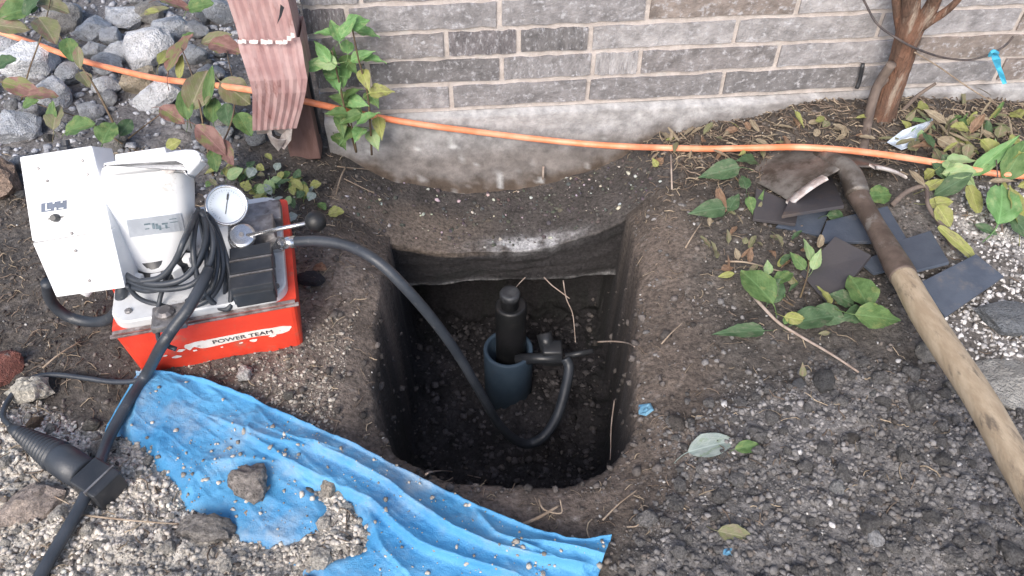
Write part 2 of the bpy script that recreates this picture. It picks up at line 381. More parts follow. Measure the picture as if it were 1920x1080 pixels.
L_dark = leafmat('leaf_dark_green', (.05, .105, .045), (.085, .15, .07), (.15, .18, .11))
L_pale = leafmat('leaf_pale_green', (.26, .40, .17), (.34, .46, .24), (.40, .46, .22))
L_bright = leafmat('leaf_bright_green', (.13, .28, .09), (.20, .37, .15), (.32, .43, .19))
L_yel = leafmat('leaf_yellow_green', (.27, .30, .08), (.34, .34, .13), (.20, .19, .09))
L_red = leafmat('leaf_red_brown', (.20, .10, .085), (.30, .17, .145), (.20, .22, .08), d=2.2, dth=(.50, .60))
L_tan = leafmat('leaf_olive_brown', (.22, .20, .13), (.18, .20, .09), (.25, .15, .12), d=2.4)
L_dead = leafmat('leaf_dead_brown', (.22, .13, .08), (.30, .20, .13), (.12, .08, .06))
L_straw = leafmat('leaf_straw', (.36, .30, .21), (.28, .22, .15), (.18, .14, .10))
L_blue = leafmat('leaf_grey_green', (.26, .32, .30), (.33, .38, .36), (.20, .27, .18))

# ------------------------------------------------------------------ ground sheet
def axis_(segs):
    out = []
    for a, b, n in segs: out += list(np.linspace(a, b, n, endpoint=False))
    out.append(segs[-1][1]); return np.array(out)
xs = axis_([(-40, -6, 8), (-6, -1.6, 22), (-1.6, -1.0, 60), (-1.0, -.3, 116), (-.3, .28, 118), (.28, 1.05, 128), (1.05, 1.7, 40), (1.7, 6, 20), (6, 40, 8)])
ys = axis_([(-40, -4, 8), (-4, .3, 26), (.3, .55, 42), (.55, 1.5, 190), (1.5, 2.3, 60), (2.3, 6, 20), (6, 40, 8)])
XX, YY = np.meshgrid(xs, ys); ZZ = G(XX, YY)
far = np.maximum(np.abs(XX), np.abs(YY - 1)) > 5
ZZ = np.where(far, 0.012 * fbm(XX, YY, .4, 2, 3), ZZ)
def soil_color(x, y, zrel=None):
    """soil kinds lying on the place: dark humus, brown clay round the hole, grey crumbly spoil, pale lime rubble; inside the pit, shade painted into the colour"""
    sh = sdp(x, y, HOLE); n = fbm(x, y, 7, 3, 61); n2 = fbm(x, y, 30, 3, 67); n3 = fbm(x, y, 120, 2, 71)
    dark = np.array([.078, .068, .060]); brown = np.array([.145, .115, .095]); grey = np.array([.150, .144, .143]); pale = np.array([.55, .51, .45]); hum = np.array([.075, .060, .050])
    c = np.ones(np.shape(x) + (3,)) * dark
    def mixin(c, col, m): return c * (1 - m[..., None]) + col * m[..., None]
    c = mixin(c, grey, np.clip(smooth(.02, -.08, sdp(x, y, RMOUND) + .03 * n) * .95, 0, 1))
    rim = smooth(.17, .04, sh + .05 * n) * smooth(1.35, 1.12, y + .04 * n)
    c = mixin(c, brown, rim * .9)
    lf = smooth(-.16, -.3, x + .03 * n) * smooth(-.58, -.35, x) * smooth(.5, .62, y) * smooth(1.16, 1.0, y)
    c = mixin(c, np.array([.21, .175, .15]), lf * .6)
    c = mixin(c, pale, smooth(.015, -.02, sdp(x, y, MOUND) + .02 * n) * np.clip(.85 + .8 * n, .2, 1))
    c = mixin(c, pale * .75, smooth(.01, -.01, sdp(x, y, PATCH)) * .8)
    far_l = smooth(-.5, -.62, x) * smooth(1.2, 1.32, y)
    c = mixin(c, np.array([.24, .24, .25]), far_l)
    rp = np.exp(-(((x - .98) / .16) ** 2 + ((y - 1.12) / .12) ** 2)) + np.exp(-(((x - .95) / .22) ** 2 + ((y - .78) / .12) ** 2)) * .6
    c = mixin(c, np.array([.42, .40, .39]), np.clip(rp * (.8 + .8 * n2), 0, .9))
    c = mixin(c, hum, np.clip(smooth(.3, -.0, wy(x) - y) * .5, 0, 1))
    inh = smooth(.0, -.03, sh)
    inh = smooth(.006, -.010, sh + .004 * n2); c = mixin(c, np.array([.024, .022, .024]), inh); flm = smooth(-.024, -.045, sh) * smooth(1.30, 1.18, y); c = mixin(c, np.array([.042, .038, .040]), flm * np.clip(.75 + .9 * n2, 0, 1))  # pit walls and floor darkened: shade painted into the soil colour
    flk = np.clip((n3 - .45) * 3, 0, 1) * (1 - inh)
    c = mixin(c, np.array([.36, .34, .32]), flk * .35)
    c = c * (1 + .45 * n2)[..., None] * (1 + .3 * n)[..., None]
    return np.clip(c, .02, .7)
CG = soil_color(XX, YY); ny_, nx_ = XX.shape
V = np.stack([XX, YY, ZZ], -1).reshape(-1, 3); idx = np.arange(nx_ * ny_).reshape(ny_, nx_)
Fa = np.stack([idx[:-1, :-1], idx[:-1, 1:], idx[1:, 1:], idx[1:, :-1]], -1).reshape(-1, 4)
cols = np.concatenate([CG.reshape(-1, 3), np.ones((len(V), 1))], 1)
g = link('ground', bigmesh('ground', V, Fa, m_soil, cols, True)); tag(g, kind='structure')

# soil left lying on the footing in front of the wall (sheet with its own front face)
nu, nv = 150, 70
lv = []; lc = []
xu = np.linspace(-.37, .345, nu)
def yf(x): return wy(x) - .213 + .006 * fbm(x, x * 0, 14, 3, 81) - .006 * np.exp(-((x - .06) / .08) ** 2)
for j in range(nv):
    t = j / 49.0
    for x in xu:
        y0 = wy(x) + .02; y1 = float(yf(x))
        if t <= 1:
            y = y0 + (y1 - y0) * t; z = float(G0(x, y)) + .003 - .012 * max(0, t - .9) * 10 * .5
            dz_ = 0
        else:
            q = (t - 1) / (20 / 49.0); y = y1 + (.010 * math.sin(q * 3.1) * .5) + .006 * float(fbm(x, q, 18, 3, 83)) + (.05 * max(0, q - .85) / .15)
            z0 = float(G0(x, y1)) - .003; zb = -.262 + .006 * float(fbm(x, 0, 6, 2, 85)); z = z0 + (zb - z0) * min(q / .85, 1)
        lv.append((x, y, z))
LVA = np.array(lv); c = soil_color(LVA[:, 0], np.full(len(LVA), 1.2)) * 0 + np.where((np.repeat(np.arange(nv) / 49.0, nu) > 1.02)[:, None], np.array([.024, .022, .023]), np.array([.072, .064, .060]))  # front face and underside much darker than the top, pit shade painted in
n_ = fbm(LVA[:, 0], LVA[:, 1] + LVA[:, 2], 25, 3, 91); c = c * (1 + .45 * n_)[:, None]
tt = np.repeat(np.arange(nv) / 49.0, nu)
left = smooth(.02, -.2, LVA[:, 0]) * smooth(.3, .7, tt) * (tt < 1.05)
c = c * (1 - .6 * left[:, None]) + np.array([.24, .19, .15]) * .6 * left[:, None]
chip = np.exp(-((LVA[:, 0] - .03) / .085) ** 2 - ((tt - .93) / .085) ** 2) * (1 + 1.5 * fbm(LVA[:, 0], LVA[:, 1], 60, 3, 95)); chip = np.clip(chip * 1.2, 0, 1)
c = c * (1 - chip[:, None]) + np.array([.42, .42, .43]) * chip[:, None]
edge = np.exp(-((tt - 1.345) / .012) ** 2) * (.6 + .8 * fbm(LVA[:, 0], LVA[:, 0] * 0, 20, 2, 97)); edge = np.clip(edge, 0, 1)
c = c * (1 - edge[:, None]) + np.array([.45, .45, .46]) * edge[:, None]
idx = np.arange(nu * nv).reshape(nv, nu); Fa = np.stack([idx[:-1, :-1], idx[1:, :-1], idx[1:, 1:], idx[:-1, 1:]], -1).reshape(-1, 4)
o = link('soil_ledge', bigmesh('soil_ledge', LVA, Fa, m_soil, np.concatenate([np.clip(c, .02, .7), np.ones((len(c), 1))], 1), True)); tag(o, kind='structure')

# ------------------------------------------------------------------ brick wall on its concrete foundation
ZB = .060; PH = .0598; BH = .0485; MJ = .011
corner_s = ws(Wl(603, 200)); END = 2.3
wall = empty('brick_wall', (W0[0], W0[1], 0), 'grey brick wall with pale mortar on a concrete foundation behind the pit', 'wall', rz=WPSI)
def wbox(s0, s1, z0, z1, front, depth, bev=.003):
    VF = boxv(s1 - s0, depth, z1 - z0, bev, 2); return [v + np.array([(s0 + s1) / 2, front + depth / 2, (z0 + z1) / 2]) for v in VF[0]], VF[1]
VF = wbox(corner_s + .002, END, ZB - .012, ZB + PH * 50, .0046, .2, 0); link('mortar', mesh('mortar', *VF, m_mortar), wall)
# foundation face, gridded and uneven
nu, nv = 260, 40; V = []; 
for j in range(nv):
    for i in range(nu):
        s = corner_s + .0 + (END - corner_s) * i / (nu - 1); z = ZB - .011 - (.33) * j / (nv - 1)
        y = -.008 - .004 * float(vn(s * 6, z * 9, 5)) - .0025 * float(vn(s * 31, z * 40, 6)) - .01 * max(0, j / nv - .3)
        if j == 0: y = .03
        V.append((s, y, z - (.0025 * float(vn(s * 12, 0, 8)) if j < 3 else 0)))
Fc = [(j * nu + i, (j + 1) * nu + i, (j + 1) * nu + i + 1, j * nu + i + 1) for j in range(nv - 1) for i in range(nu - 1)]
b0 = len(V); V += [(corner_s, .2, ZB - .0112), (END, .2, ZB - .0112), (corner_s, .2, -.27), (END, .2, -.27)]
Fc += [(b0, 0, nu - 1, b0 + 1), (b0, b0 + 2, (nv - 1) * nu, 0), (b0 + 2, b0 + 3, nv * nu - 1, (nv - 1) * nu), (b0 + 1, nu - 1, nv * nu - 1, b0 + 3), (b0, b0 + 1, b0 + 3, b0 + 2)]
AV = np.array(V); nn_ = fbm(AV[:, 0], AV[:, 2], 7, 4, 601); n5 = fbm(AV[:, 0], AV[:, 2], 40, 3, 605)
wx_ = W0[0] + AV[:, 0] * math.cos(WPSI); zl_ = np.interp(wx_, _wx, _wz); st_ = np.clip(smooth(.0, -.085, AV[:, 2] + .055 * nn_) * .8 + .35 * np.clip(nn_, 0, 1) + smooth(.035, .004, AV[:, 2] - zl_ + .03 * n5) * .45, 0, 1.25)[:, None]
fc_ = np.array([.37, .365, .37]) * (1 - st_) + np.array([.165, .142, .128]) * st_; fc_ = fc_ * (1 + .35 * n5[:, None] + .15 * nn_[:, None])
wsp = np.clip((fbm(AV[:, 0], AV[:, 2] * .5, 55, 2, 609) - .48) * 5, 0, 1)[:, None]; fc_ = fc_ * (1 - wsp) + .5 * wsp
fm = mesh('foundation', V, Fc, m_found, True, np.concatenate([np.clip(fc_, .03, .7), np.ones((len(V), 1))], 1)); link('foundation', fm, wall)
VF = wbox(-.36 - .1, END, -.255, -.178, -.200, .34, .004); link('footing', mesh('footing', *VF, m_conc), wall)
rows = {0: [845, 1102, 1355, 1612, 1872], 1: [690, 940, 1112, 1200, 1458, 1716], 2: [600.1, 836, 972, 1107, 1380, 1651, 1913], 3: [652, 935, 1215, 1498, 1762]}
BP = [tuple(v * k for v, k in zip(c, (.95, .915, .87))) for c in [(.25, .25, .27), (.19, .19, .205), (.30, .30, .325), (.215, .19, .185), (.26, .23, .22), (.36, .36, .385), (.15, .145, .16), (.235, .23, .245)]]
bspec = {(0, 1): 0, (0, 2): 0, (1, 1): 1, (1, 3): 5, (2, 1): 6, (2, 2): 1, (2, 3): 5}
bmeshes = []
for k in range(6):
    bm = bmesh.new(); bmesh.ops.create_cube(bm, size=1)
    bmesh.ops.subdivide_edges(bm, edges=[e for e in bm.edges if abs(e.verts[0].co.x - e.verts[1].co.x) > .5], cuts=9, use_grid_fill=True)
    rr = random.Random(k)
    for v in bm.verts:
        v.co.x *= 1; yy = v.co.y
        v.co.z += rr.uniform(-.045, .045); v.co.y += rr.uniform(-.008, .008); v.co.x += rr.uniform(-.004, .004)
    me = bpy.data.meshes.new('brick'); bm.to_mesh(me); bm.free(); me.materials.append(m_brick); bmeshes.append(me)
STR = .293
for r in range(14):
    z0 = ZB + r * PH; zc = z0 + BH / 2
    if r in rows:
        J = []
        for px in rows[r]:
            tpy = 193 - r * 49 - 20
            J.append(ws(Wl(px, tpy - .045 * (px - 1000))))
        J = sorted(J)
    else: J = [corner_s + .12 + (.146 if r % 2 else 0) + .0 + random.uniform(-.01, .01)]
    while J[0] > corner_s + .05: J.insert(0, max(J[0] - STR, corner_s))
    J[0] = corner_s
    while J[-1] < END: J.append(J[-1] + STR)
    for k in range(len(J) - 1):
        a, b = J[k] + (MJ / 2 if k else 0), J[k + 1] - MJ / 2
        if b - a < .02: continue
        o = link('brick', bmeshes[(r * 5 + k) % 6], wall, ((a + b) / 2, .05 + random.uniform(-.0012, .0012), zc), (0, 0, 0))
        o.scale = (b - a, .1, BH)
        cc = BP[bspec.get((r, k), random.randrange(8))]; f = random.uniform(.85, 1.15); o.color = (cc[0] * f, cc[1] * f, cc[2] * f, 1)
ub = MB(); rr = random.Random(9)          # courses above the picture, joined into one part
for r in range(14, 50):
    a = corner_s - (STR / 2 if r % 2 else 0)
    while a < END:
        s0, s1 = max(a, corner_s), min(a + STR - MJ, END)
        if s1 - s0 > .03: ub.add(*wbox(s0, s1, ZB + r * PH, ZB + r * PH + BH, 0, .02, 0))
        a += STR
me = mesh('brick_courses', ub.V, ub.F, m_brick); o = link('brick_courses', me, wall); o.color = (.32, .31, .33, 1); o['kind'] = 'stuff'
# ------------------------------------------------------------------ corner post and torn downspout at the wall's left end
cp = Wl(588, 282, .045); cp[2] = -.02
post = MB(); pb = Wl(575, 283, .026); post.add(*place(boxv(.064, .05, 1.5, .004), (pb[0], pb[1] + .0, .73), WD, (-WD[1], WD[0], 0)))
o = post.build('corner_post', m_post, origin=(pb[0], pb[1], -.02)); tag(o, 'brown weathered corner post standing behind the torn downspout at the brick wall end', 'post')
strip = MB(); pb2 = Wl(606, 262, .006); strip.add(*place(boxv(.012, .012, 1.4, .002), (pb2[0] - .004, pb2[1] - .006, .72), WD, (-WD[1], WD[0], 0)))  # black strip stands in for the shaded gap between post and bricks
o = strip.build('gap_shade_strip', m_black, origin=(pb2[0], pb2[1], .02)); tag(o, 'thin black vertical strip standing in for the shaded gap between the brown post and the first bricks', 'gap shade')
def spout_section(c, hx, hy, nr=7):
    P = []
    for k in range(nr * 4 + 1):
        t = -1 + 2 * k / (nr * 4); rib = .0013 * (math.sin(t * math.pi * nr) if abs(t) < .86 else 0)
        P.append(np.array([hx * t, -hy + rib, 0]))
    P += [np.array([hx * 1.0, -hy * .3, 0]), np.array([hx * .98, hy, 0]), np.array([-hx * .98, hy, 0]), np.array([-hx, -hy * .3, 0])]
    return P
def spout(sections, name, parent, mat):
    V = []; Fc = []; n = None
    for (c, hx, hy, tilt) in sections:
        P = spout_section(c, hx, hy); n = len(P)
        for p in P: V.append(np.asarray(c) + WD * p[0] + (-WN) * p[1] + np.array([0, 0, tilt * p[1]]))
    m = len(sections)
    for j in range(m - 1):
        for k in range(n): a = j * n + k; b = j * n + (k + 1) % n; Fc.append((a, b, b + n, a + n))
    V = [v + WN * .0018 * float(fbm(v[0] * 1.0 + 3, v[2], 26, 2, 801)) + WD * .002 * float(fbm(v[0], v[2], 18, 2, 803)) for v in V]
    mb = MB(); mb.add(V, Fc); return mb.build(name, mat, parent, sm=False)
SY = -.04
sb = Y(512, 240, 1.345 + SY)
dsp = empty('downspout', (sb[0], sb[1], sb[2] - .02), 'dusty pink-brown ribbed metal downspout with a torn lower end at the wall corner', 'downspout')
def SC(px, py, y, hx, hy, tilt=0): c = Y(px, py, y + SY); return (c + np.array([0, hy, 0]), hx, hy, tilt)
up = spout([SC(430, -260, 1.37, .052, .036), SC(455, -130, 1.365, .052, .036), SC(480, 0, 1.36, .052, .036), SC(492, 45, 1.355, .052, .036), SC(501, 84, 1.35, .0505, .036)], 'upper_pipe', dsp, m_spout)
lo_ = spout([SC(499, 72, 1.350, .0555, .040), SC(503, 90, 1.345, .056, .041), SC(512, 125, 1.335, .054, .042), SC(519, 150, 1.33, .053, .042), SC(520, 175, 1.33, .050, .041), SC(517, 205, 1.335, .047, .038), SC(512, 243, 1.34, .043, .034)], 'elbow', dsp, m_spout)
mb = MB(); rr = random.Random(3)
for k in range(15):
    if k in (2, 5, 9): continue
    x = 447 + k * 7; h = rr.uniform(1, 5); y = 77 - (k > 12) * (k - 12) * 6
    a = [Y(x, y - h, 1.299), Y(x + rr.uniform(5, 9), y - h * .6, 1.299), Y(x + 8, y + 5, 1.296), Y(x, y + rr.uniform(3, 7), 1.296)]
    mb.add(*slab(a, .0012, 0)[:2])
mb.build('torn_seam', m_torn, dsp)
mb = MB()
for a in ([(478, 236), (508, 240), (512, 262), (500, 250), (482, 252)], [(508, 240), (548, 232), (545, 262), (532, 280), (520, 270), (528, 252)], [(500, 250), (520, 262), (536, 262), (522, 284), (508, 268)]):
    mb.add(*slab([Y(px, py, 1.298 + .006 * i) for i, (px, py) in enumerate(a)][::-1], .0012, 0)[:2])
mb.build('torn_end', m_torn, dsp)
mb = MB(); mb.add(*slab([Y(526, 8, 1.276), Y(533, 14, 1.276), Y(528, 30, 1.276), Y(519, 46, 1.276), Y(524, 28, 1.276)], .001, 0)[:2]); mb.build('slit', m_black, dsp)
# ------------------------------------------------------------------ stones
def poly_rock(seed, sub=2, cuts=14, rough=.05, flat=(1, 1, 1)):
    rr = np.random.RandomState(seed); bm = bmesh.new(); bmesh.ops.create_icosphere(bm, subdivisions=sub, radius=1)
    Nn = rr.normal(size=(cuts, 3)); Nn /= np.linalg.norm(Nn, axis=1)[:, None]; dd = rr.uniform(.62, .95, cuts)
    V = np.array([v.co[:] for v in bm.verts]); V /= np.linalg.norm(V, axis=1)[:, None]
    dots = V @ Nn.T; rad = np.where(dots > .05, dd / np.maximum(dots, .05), 9).min(1); rad = np.minimum(rad, 1.05)
    rad = rad * (1 + rough * rr.uniform(-1, 1, len(V)) + rough * 3 * (fbm(V[:, 0] * 3 + seed, V[:, 1] * 3 + V[:, 2] * 4, 1, 3, seed))); V = V * rad[:, None] * np.array(flat)
    Fc = [tuple(v.index for v in f.verts) for f in bm.faces]; bm.free(); return V, Fc
def rock_meshes(prefix, mat, n, sub, cuts, rough, flat, sm=False):
    out = []
    for k in range(n):
        V, Fc = poly_rock(100 + k, sub, cuts, rough, flat); out.append(mesh(prefix, V, Fc, mat, sm))
    return out
RK = rock_meshes('rock', m_rock, 10, 3, 11, .03, (1, .85, .72))
CK = rock_meshes('clod', m_clod, 8, 3, 16, .075, (1, .9, .8))
def put_rock(name, me, p, r, color, label, cat, group=None, sx=1, sy=1, sz=1, rz=None, tilt=.4):
    o = link(name, me, None, p, (random.uniform(-tilt, tilt), random.uniform(-tilt, tilt), random.uniform(0, 6.3) if rz is None else rz))
    o.scale = (r * sx, r * sy, r * sz); o.color = (*color, 1); tag(o, label, cat, group); return o
def pile(n, xr, yr, rr_, cond=None, tries=4000, seed=1, k=.75):
    q = random.Random(seed); P = []
    for _ in range(tries):
        if len(P) >= n: break
        x, y = q.uniform(*xr), q.uniform(*yr); r = rr_[0] * (rr_[1] / rr_[0]) ** (q.random() ** 1.6)
        if cond and not cond(x, y): continue
        if all((x - a) ** 2 + (y - b) ** 2 > (k * (r + c)) ** 2 for a, b, c in P): P.append((x, y, r))
    return P
crn = Wl(600, 220)[0]
bigr = [(62, 128, 46, 0), (140, 145, 26, 1), (178, 62, 30, 1), (275, 105, 46, 2), (235, 40, 30, 0), (330, 62, 34, 1), (120, 45, 32, 3), (30, 250, 38, 1), (105, 185, 34, 0), (170, 215, 22, 0), (60, 215, 20, 2), (210, 128, 26, 1),
        (300, 190, 40, 0), (355, 215, 26, 1), (265, 160, 36, 4), (205, 165, 24, 0), (415, 30, 30, 1), (395, 145, 24, 2), (285, 30, 26, 3), (20, 95, 30, 1), (180, 100, 22, 0), (370, 110, 24, 1)]
shades = [(.74, .76, .80), (.52, .55, .60), (.66, .67, .70), (.36, .35, .34), (.48, .41, .31)]
bl = [(px, py, r) for px, py, r, s in bigr]
ROCKL = ['large pale rock under the cord near the left edge of the heap', 'grey rock directly above the cord beside the thick reddish vine stem', 'grey rock near the top of the heap, left of the big light rock',
 'biggest light grey rock in the heap, left of the tall red-brown leaf', 'pale rock at the very top of the heap above the biggest rock', 'mid-grey rock behind the tall red-brown leaf', 'dark grey rock high in the heap at the climbing plant in the corner',
 'grey rock at the left edge of the heap just behind the control box', 'pale rock below the cord left of the vine stem', 'pale chunk between the two green vine leaves near the control box', 'light rock at the left, next to the corner vine leaves below the cord',
 'grey rock touching the cord left of the biggest rock', 'long pale rock right below the tan rock', 'grey rock behind the green and red leaves left of the downspout foot', 'tan flat rock lying just under the orange cord', 'pale rock left of the tan rock',
 'grey rock at the top right of the heap beside the downspout', 'bluish rock beside the downspout below the pink leaf', 'dark rock at the top of the heap between two pale ones', 'grey rock at the far left above the cord', 'small grey rock between cord and corner vine',
 'grey rock between the tall red-brown leaf and the pink leaf']
uniq = {0: 'large pale rock left of the orange cord, lying closest to the white control box top', 3: 'largest light grey rock in the heap, just left of the red-brown leaf', 14: 'tan rock lying right under the orange cord between the vine leaves'}
used = []
for i, (px, py, r, s) in enumerate(bigr):
    p = AG(px, py, .01); d = np.linalg.norm(p - np.array([0, 0, 1])); rad = r * d / F * 1.0; used.append((p[0], p[1], rad))
    put_rock('rock', RK[i % 10], p + np.array([0, 0, rad * .25]), rad, tuple(c * random.Random(i).uniform(.9, 1.1) for c in shades[s]), ROCKL[i], 'rock', None, sx=1.05, rz=random.uniform(-.4, .4))
cnd = lambda x, y: (x < crn - .02 and y > 1.18 - .25 * min(0, (x + .6)) * 0 and (x + .55) < (y - 1.18) * .9 and not (x > -.6 and y < 1.35)) and all((x - a) ** 2 + (y - b) ** 2 > (c * .8) ** 2 for a, b, c in used)
for (x, y, r) in pile(265, (-1.75, -.5), (1.16, 2.5), (.012, .045), cnd, 12000, 5, .66):
    s = random.choice([0, 0, 1, 1, 2, 2, 3]); v = random.uniform(.8, 1.2)
    put_rock('rock', random.choice(RK), (x, y, float(G(x, y)) + r * .4), r, tuple(c * v for c in shades[s]), 'small broken grey rock filling the heap left of the downspout', 'rock', 'small rocks of the heap')
# ---- named stones
def stone_at(px, py, rpx, me, color, label, name='stone', cat='stone', up=.35, **k):
    p = AG(px, py); rad = rpx * np.linalg.norm(p - np.array([0, 0, 1.])) / F
    return put_rock(name, me, p + np.array([0, 0, rad * up]), rad, color, label, cat, **k)
stone_at(66, 740, 34, CK[1], (.62, .58, .50), 'rounded cream stone beside the thin black cable loop', sy=.85, sx=1.05, rz=.1, tilt=.1)
stone_at(66, 797, 15, RK[2], (.48, .34, .24), 'small tan stone between the cream stone and the ribbed plug')
stone_at(172, 800, 15, RK[3], (.52, .48, .42), 'small pale square stone just left of the thick cable')
stone_at(8, 700, 36, RK[4], (.34, .14, .11), 'broken red brick piece at the left edge of the picture', name='brick_piece', cat='brick piece')
stone_at(5, 352, 44, CK[3], (.30, .22, .17), 'large brown stone half out of the picture left of the control box')
stone_at(475, 918, 41, CK[4], (.30, .27, .25), 'fist-sized grey-brown clod of earth sitting alone on the blue tarp', name='clod', cat='clod', up=.55, sx=.98, sy=.95, sz=1.05, tilt=.2)
stone_at(465, 963, 14, CK[2], (.55, .42, .32), 'small peach-coloured stone below the big clod on the tarp')
stone_at(572, 961, 14, CK[5], (.50, .41, .32), 'small flat tan stone on the tarp beside the dirt patch')
stone_at(432, 856, 12, CK[6], (.50, .45, .38), 'small beige stone alone in the middle of the upper tarp', up=.8)
stone_at(620, 915, 24, CK[6], (.46, .41, .35), 'pale crumbly lump at the top of the dirt patch on the tarp', name='clod', cat='clod', up=.5, sx=1.3, sy=.7)
stone_at(578, 925, 11, RK[5], (.60, .55, .50), 'whitish cube-like chip at the left end of the dirt patch')
stone_at(390, 1000, 42, CK[7], (.27, .25, .235), 'grey angular lump of rubble lying across the edge of the tarp', name='clod', cat='clod', sx=1.25, sy=.7)
stone_at(60, 950, 48, CK[0], (.42, .35, .31), 'large pale lump with a pinkish face left of the ribbed plug', sx=1, sy=.9, up=.1)
stone_at(585, 532, 32, RK[6], (.045, .055, .075), 'dark slate-blue flat stone right of the red pump tank', sy=.7, sz=.35, rz=-.6, tilt=.15)
stone_at(1270, 798, 20, RK[7], (.26, .23, .21), 'grey-brown angular stone right of the pit near the blue scrap', sy=.75)
stone_at(1545, 725, 25, RK[1], (.15, .15, .155), 'mid grey pebble-studded stone in the spoil right of the pit')
stone_at(1497, 722, 14, RK[2], (.36, .37, .40), 'small bluish stone on the spoil left of the larger grey stone')
stone_at(1638, 742, 11, RK[4], (.60, .60, .60), 'small white stone low on the spoil near the shovel handle')
stone_at(1598, 825, 13, RK[3], (.30, .27, .25), 'light brown-grey stone in the middle of the right-hand spoil')
stone_at(1636, 1010, 18, CK[3], (.38, .38, .39), 'round whitish stone low in the right-hand spoil')
stone_at(1565, 920, 16, CK[5], (.30, .30, .30), 'light grey stone in the lower middle of the spoil')
stone_at(1738, 668, 24, RK[5], (.52, .49, .46), 'pale rubble lump against the left of the wooden handle')
stone_at(1780, 730, 16, RK[8], (.44, .42, .40), 'pale grey stone touching the wooden handle halfway down')
stone_at(1890, 600, 62, RK[9], (.20, .215, .235), 'large flat dark grey stone right of the slate plates', sy=.65, sz=.35, rz=.1, tilt=.05, up=.1)
stone_at(1935, 740, 90, RK[0], (.34, .33, .31), 'big flat pale stone at the right edge behind the wooden handle', sy=.9, sz=.3, rz=-.5, tilt=.04, up=.05)
stone_at(1500, 355, 1, RK[0], (.2, .2, .2), 'tiny grey stone beside the shovel blade') if False else None
stone_at(460, 705, 20, CK[1], (.62, .60, .58), 'whitish lump of mortar in front of the red tank', sy=.9)
stone_at(540, 745, 11, RK[1], (.56, .53, .48), 'small cream stone between red tank and tarp edge')
stone_at(1400, 830, 10, RK[5], (.25, .25, .24), 'small grey stone beside the grey-green leaf on the spoil')

# ------------------------------------------------------------------ loose pebbles and crumbs (uncountable)
def ico(sub):
    bm = bmesh.new(); bmesh.ops.create_icosphere(bm, subdivisions=sub, radius=1); V = np.array([v.co[:] for v in bm.verts]); Fc = np.array([[v.index for v in f.verts] for f in bm.faces]); bm.free(); return V, Fc
def scatter(name, P, rad, colr, sub=1, seed=1, label=None, sink=.15, zf=None):
    rr = np.random.RandomState(seed); V0, F0 = ico(sub); n = len(P); k = len(V0)
    jit = 1 + rr.uniform(-.42, .42, (n, k)); sc = rr.uniform(.65, 1.25, (n, 3)) * np.array([1, 1, .75]); a = rr.uniform(0, 6.3, n)
    W = V0[None] * jit[..., None] * sc[:, None, :] * rad[:, None, None]
    ca, sa = np.cos(a)[:, None], np.sin(a)[:, None]; x = W[..., 0] * ca - W[..., 1] * sa; y = W[..., 0] * sa + W[..., 1] * ca
    b = rr.uniform(-.6, .6, n)[:, None]; y2 = y * np.cos(b) - W[..., 2] * np.sin(b); z2 = y * np.sin(b) + W[..., 2] * np.cos(b)
    z0 = (G(P[:, 0], P[:, 1]) if zf is None else zf) + rad * (.35 - sink)
    V = np.stack([x + P[:, 0:1], y2 + P[:, 1:2], z2 + z0[:, None]], -1).reshape(-1, 3)
    Fa = (F0[None] + (np.arange(n) * k)[:, None, None]).reshape(-1, 3); C = np.repeat(colr, k, 0); C = np.concatenate([C, np.ones((len(C), 1))], 1)
    o = link(name, bigmesh(name, V, Fa, m_peb, C)); tag(o, label, name.replace('_', ' '), kind='stuff'); return o
def pts(n, xr, yr, dens, seed):
    rr = np.random.RandomState(seed); P = []
    c = 0
    while c < n:
        x = rr.uniform(*xr, 40000); y = rr.uniform(*yr, 40000); k = rr.uniform(0, 1, 40000) < dens(x, y); q = np.stack([x[k], y[k]], 1); P.append(q); c += len(q)
        if len(P) > 60: break
    return np.concatenate(P)[:n]
def free(x, y): return (sdp(x, y, HOLE) > .004) & (y < wy(x) - .004)
TARP_UP = [(262, 712), (330, 708), (420, 735), (520, 778), (600, 822), (700, 872), (800, 922), (900, 968), (1000, 1010), (1060, 1032), (1110, 1028), (1142, 1024)]
TARP_LO = [(196, 815), (215, 850), (262, 900), (300, 950), (345, 1000), (400, 1040), (470, 1090), (560, 1150), (720, 1190), (880, 1190), (1020, 1160), (1112, 1110)]
TPOLY = [AG(px, py)[:2] for px, py in TARP_UP + TARP_LO[::-1]]
def tarpfree(x, y): return (sdp(x, y, TPOLY) > .0) | (sdp(x, y, MOUND) < .0) | (sdp(x, y, PATCH) < 0)
def d_left(x, y):
    m = smooth(.012, -.01, sdp(x, y, MOUND)); p = smooth(.006, -.008, sdp(x, y, PATCH)); return np.clip(m + p, 0, 1)
P = pts(17000, (-1.1, -.1), (.38, .95), d_left, 3); rr = np.random.RandomState(4)
rad = .0008 + .0042 * rr.uniform(0, 1, len(P)) ** 5; v = rr.uniform(.8, 1.12, (len(P), 1)); tint = rr.uniform(0, 1, (len(P), 1))
nn = fbm(P[:, 0], P[:, 1], 9, 3, 301)[:, None]
scatter('rubble_crumbs', P, rad, np.clip((np.array([.54, .50, .44]) * (1 - tint) + np.array([.44, .405, .37]) * tint) * v * (1 + .9 * nn), .16, .75), 1, 5, 'pale lime crumbs and gravel heaped over the tarp corner')
d_right = lambda x, y: np.clip(smooth(.03, -.06, sdp(x, y, RMOUND)) * .95 + .05, 0, 1) * free(x, y) * (x > .12)
P = pts(19000, (.12, 1.05), (.36, 1.25), d_right, 6); rad = .0008 + .0052 * rr.uniform(0, 1, len(P)) ** 7; v = rr.uniform(.65, 1.35, (len(P), 1)) * (1 + .8 * fbm(P[:, 0], P[:, 1], 11, 3, 303)[:, None]) 
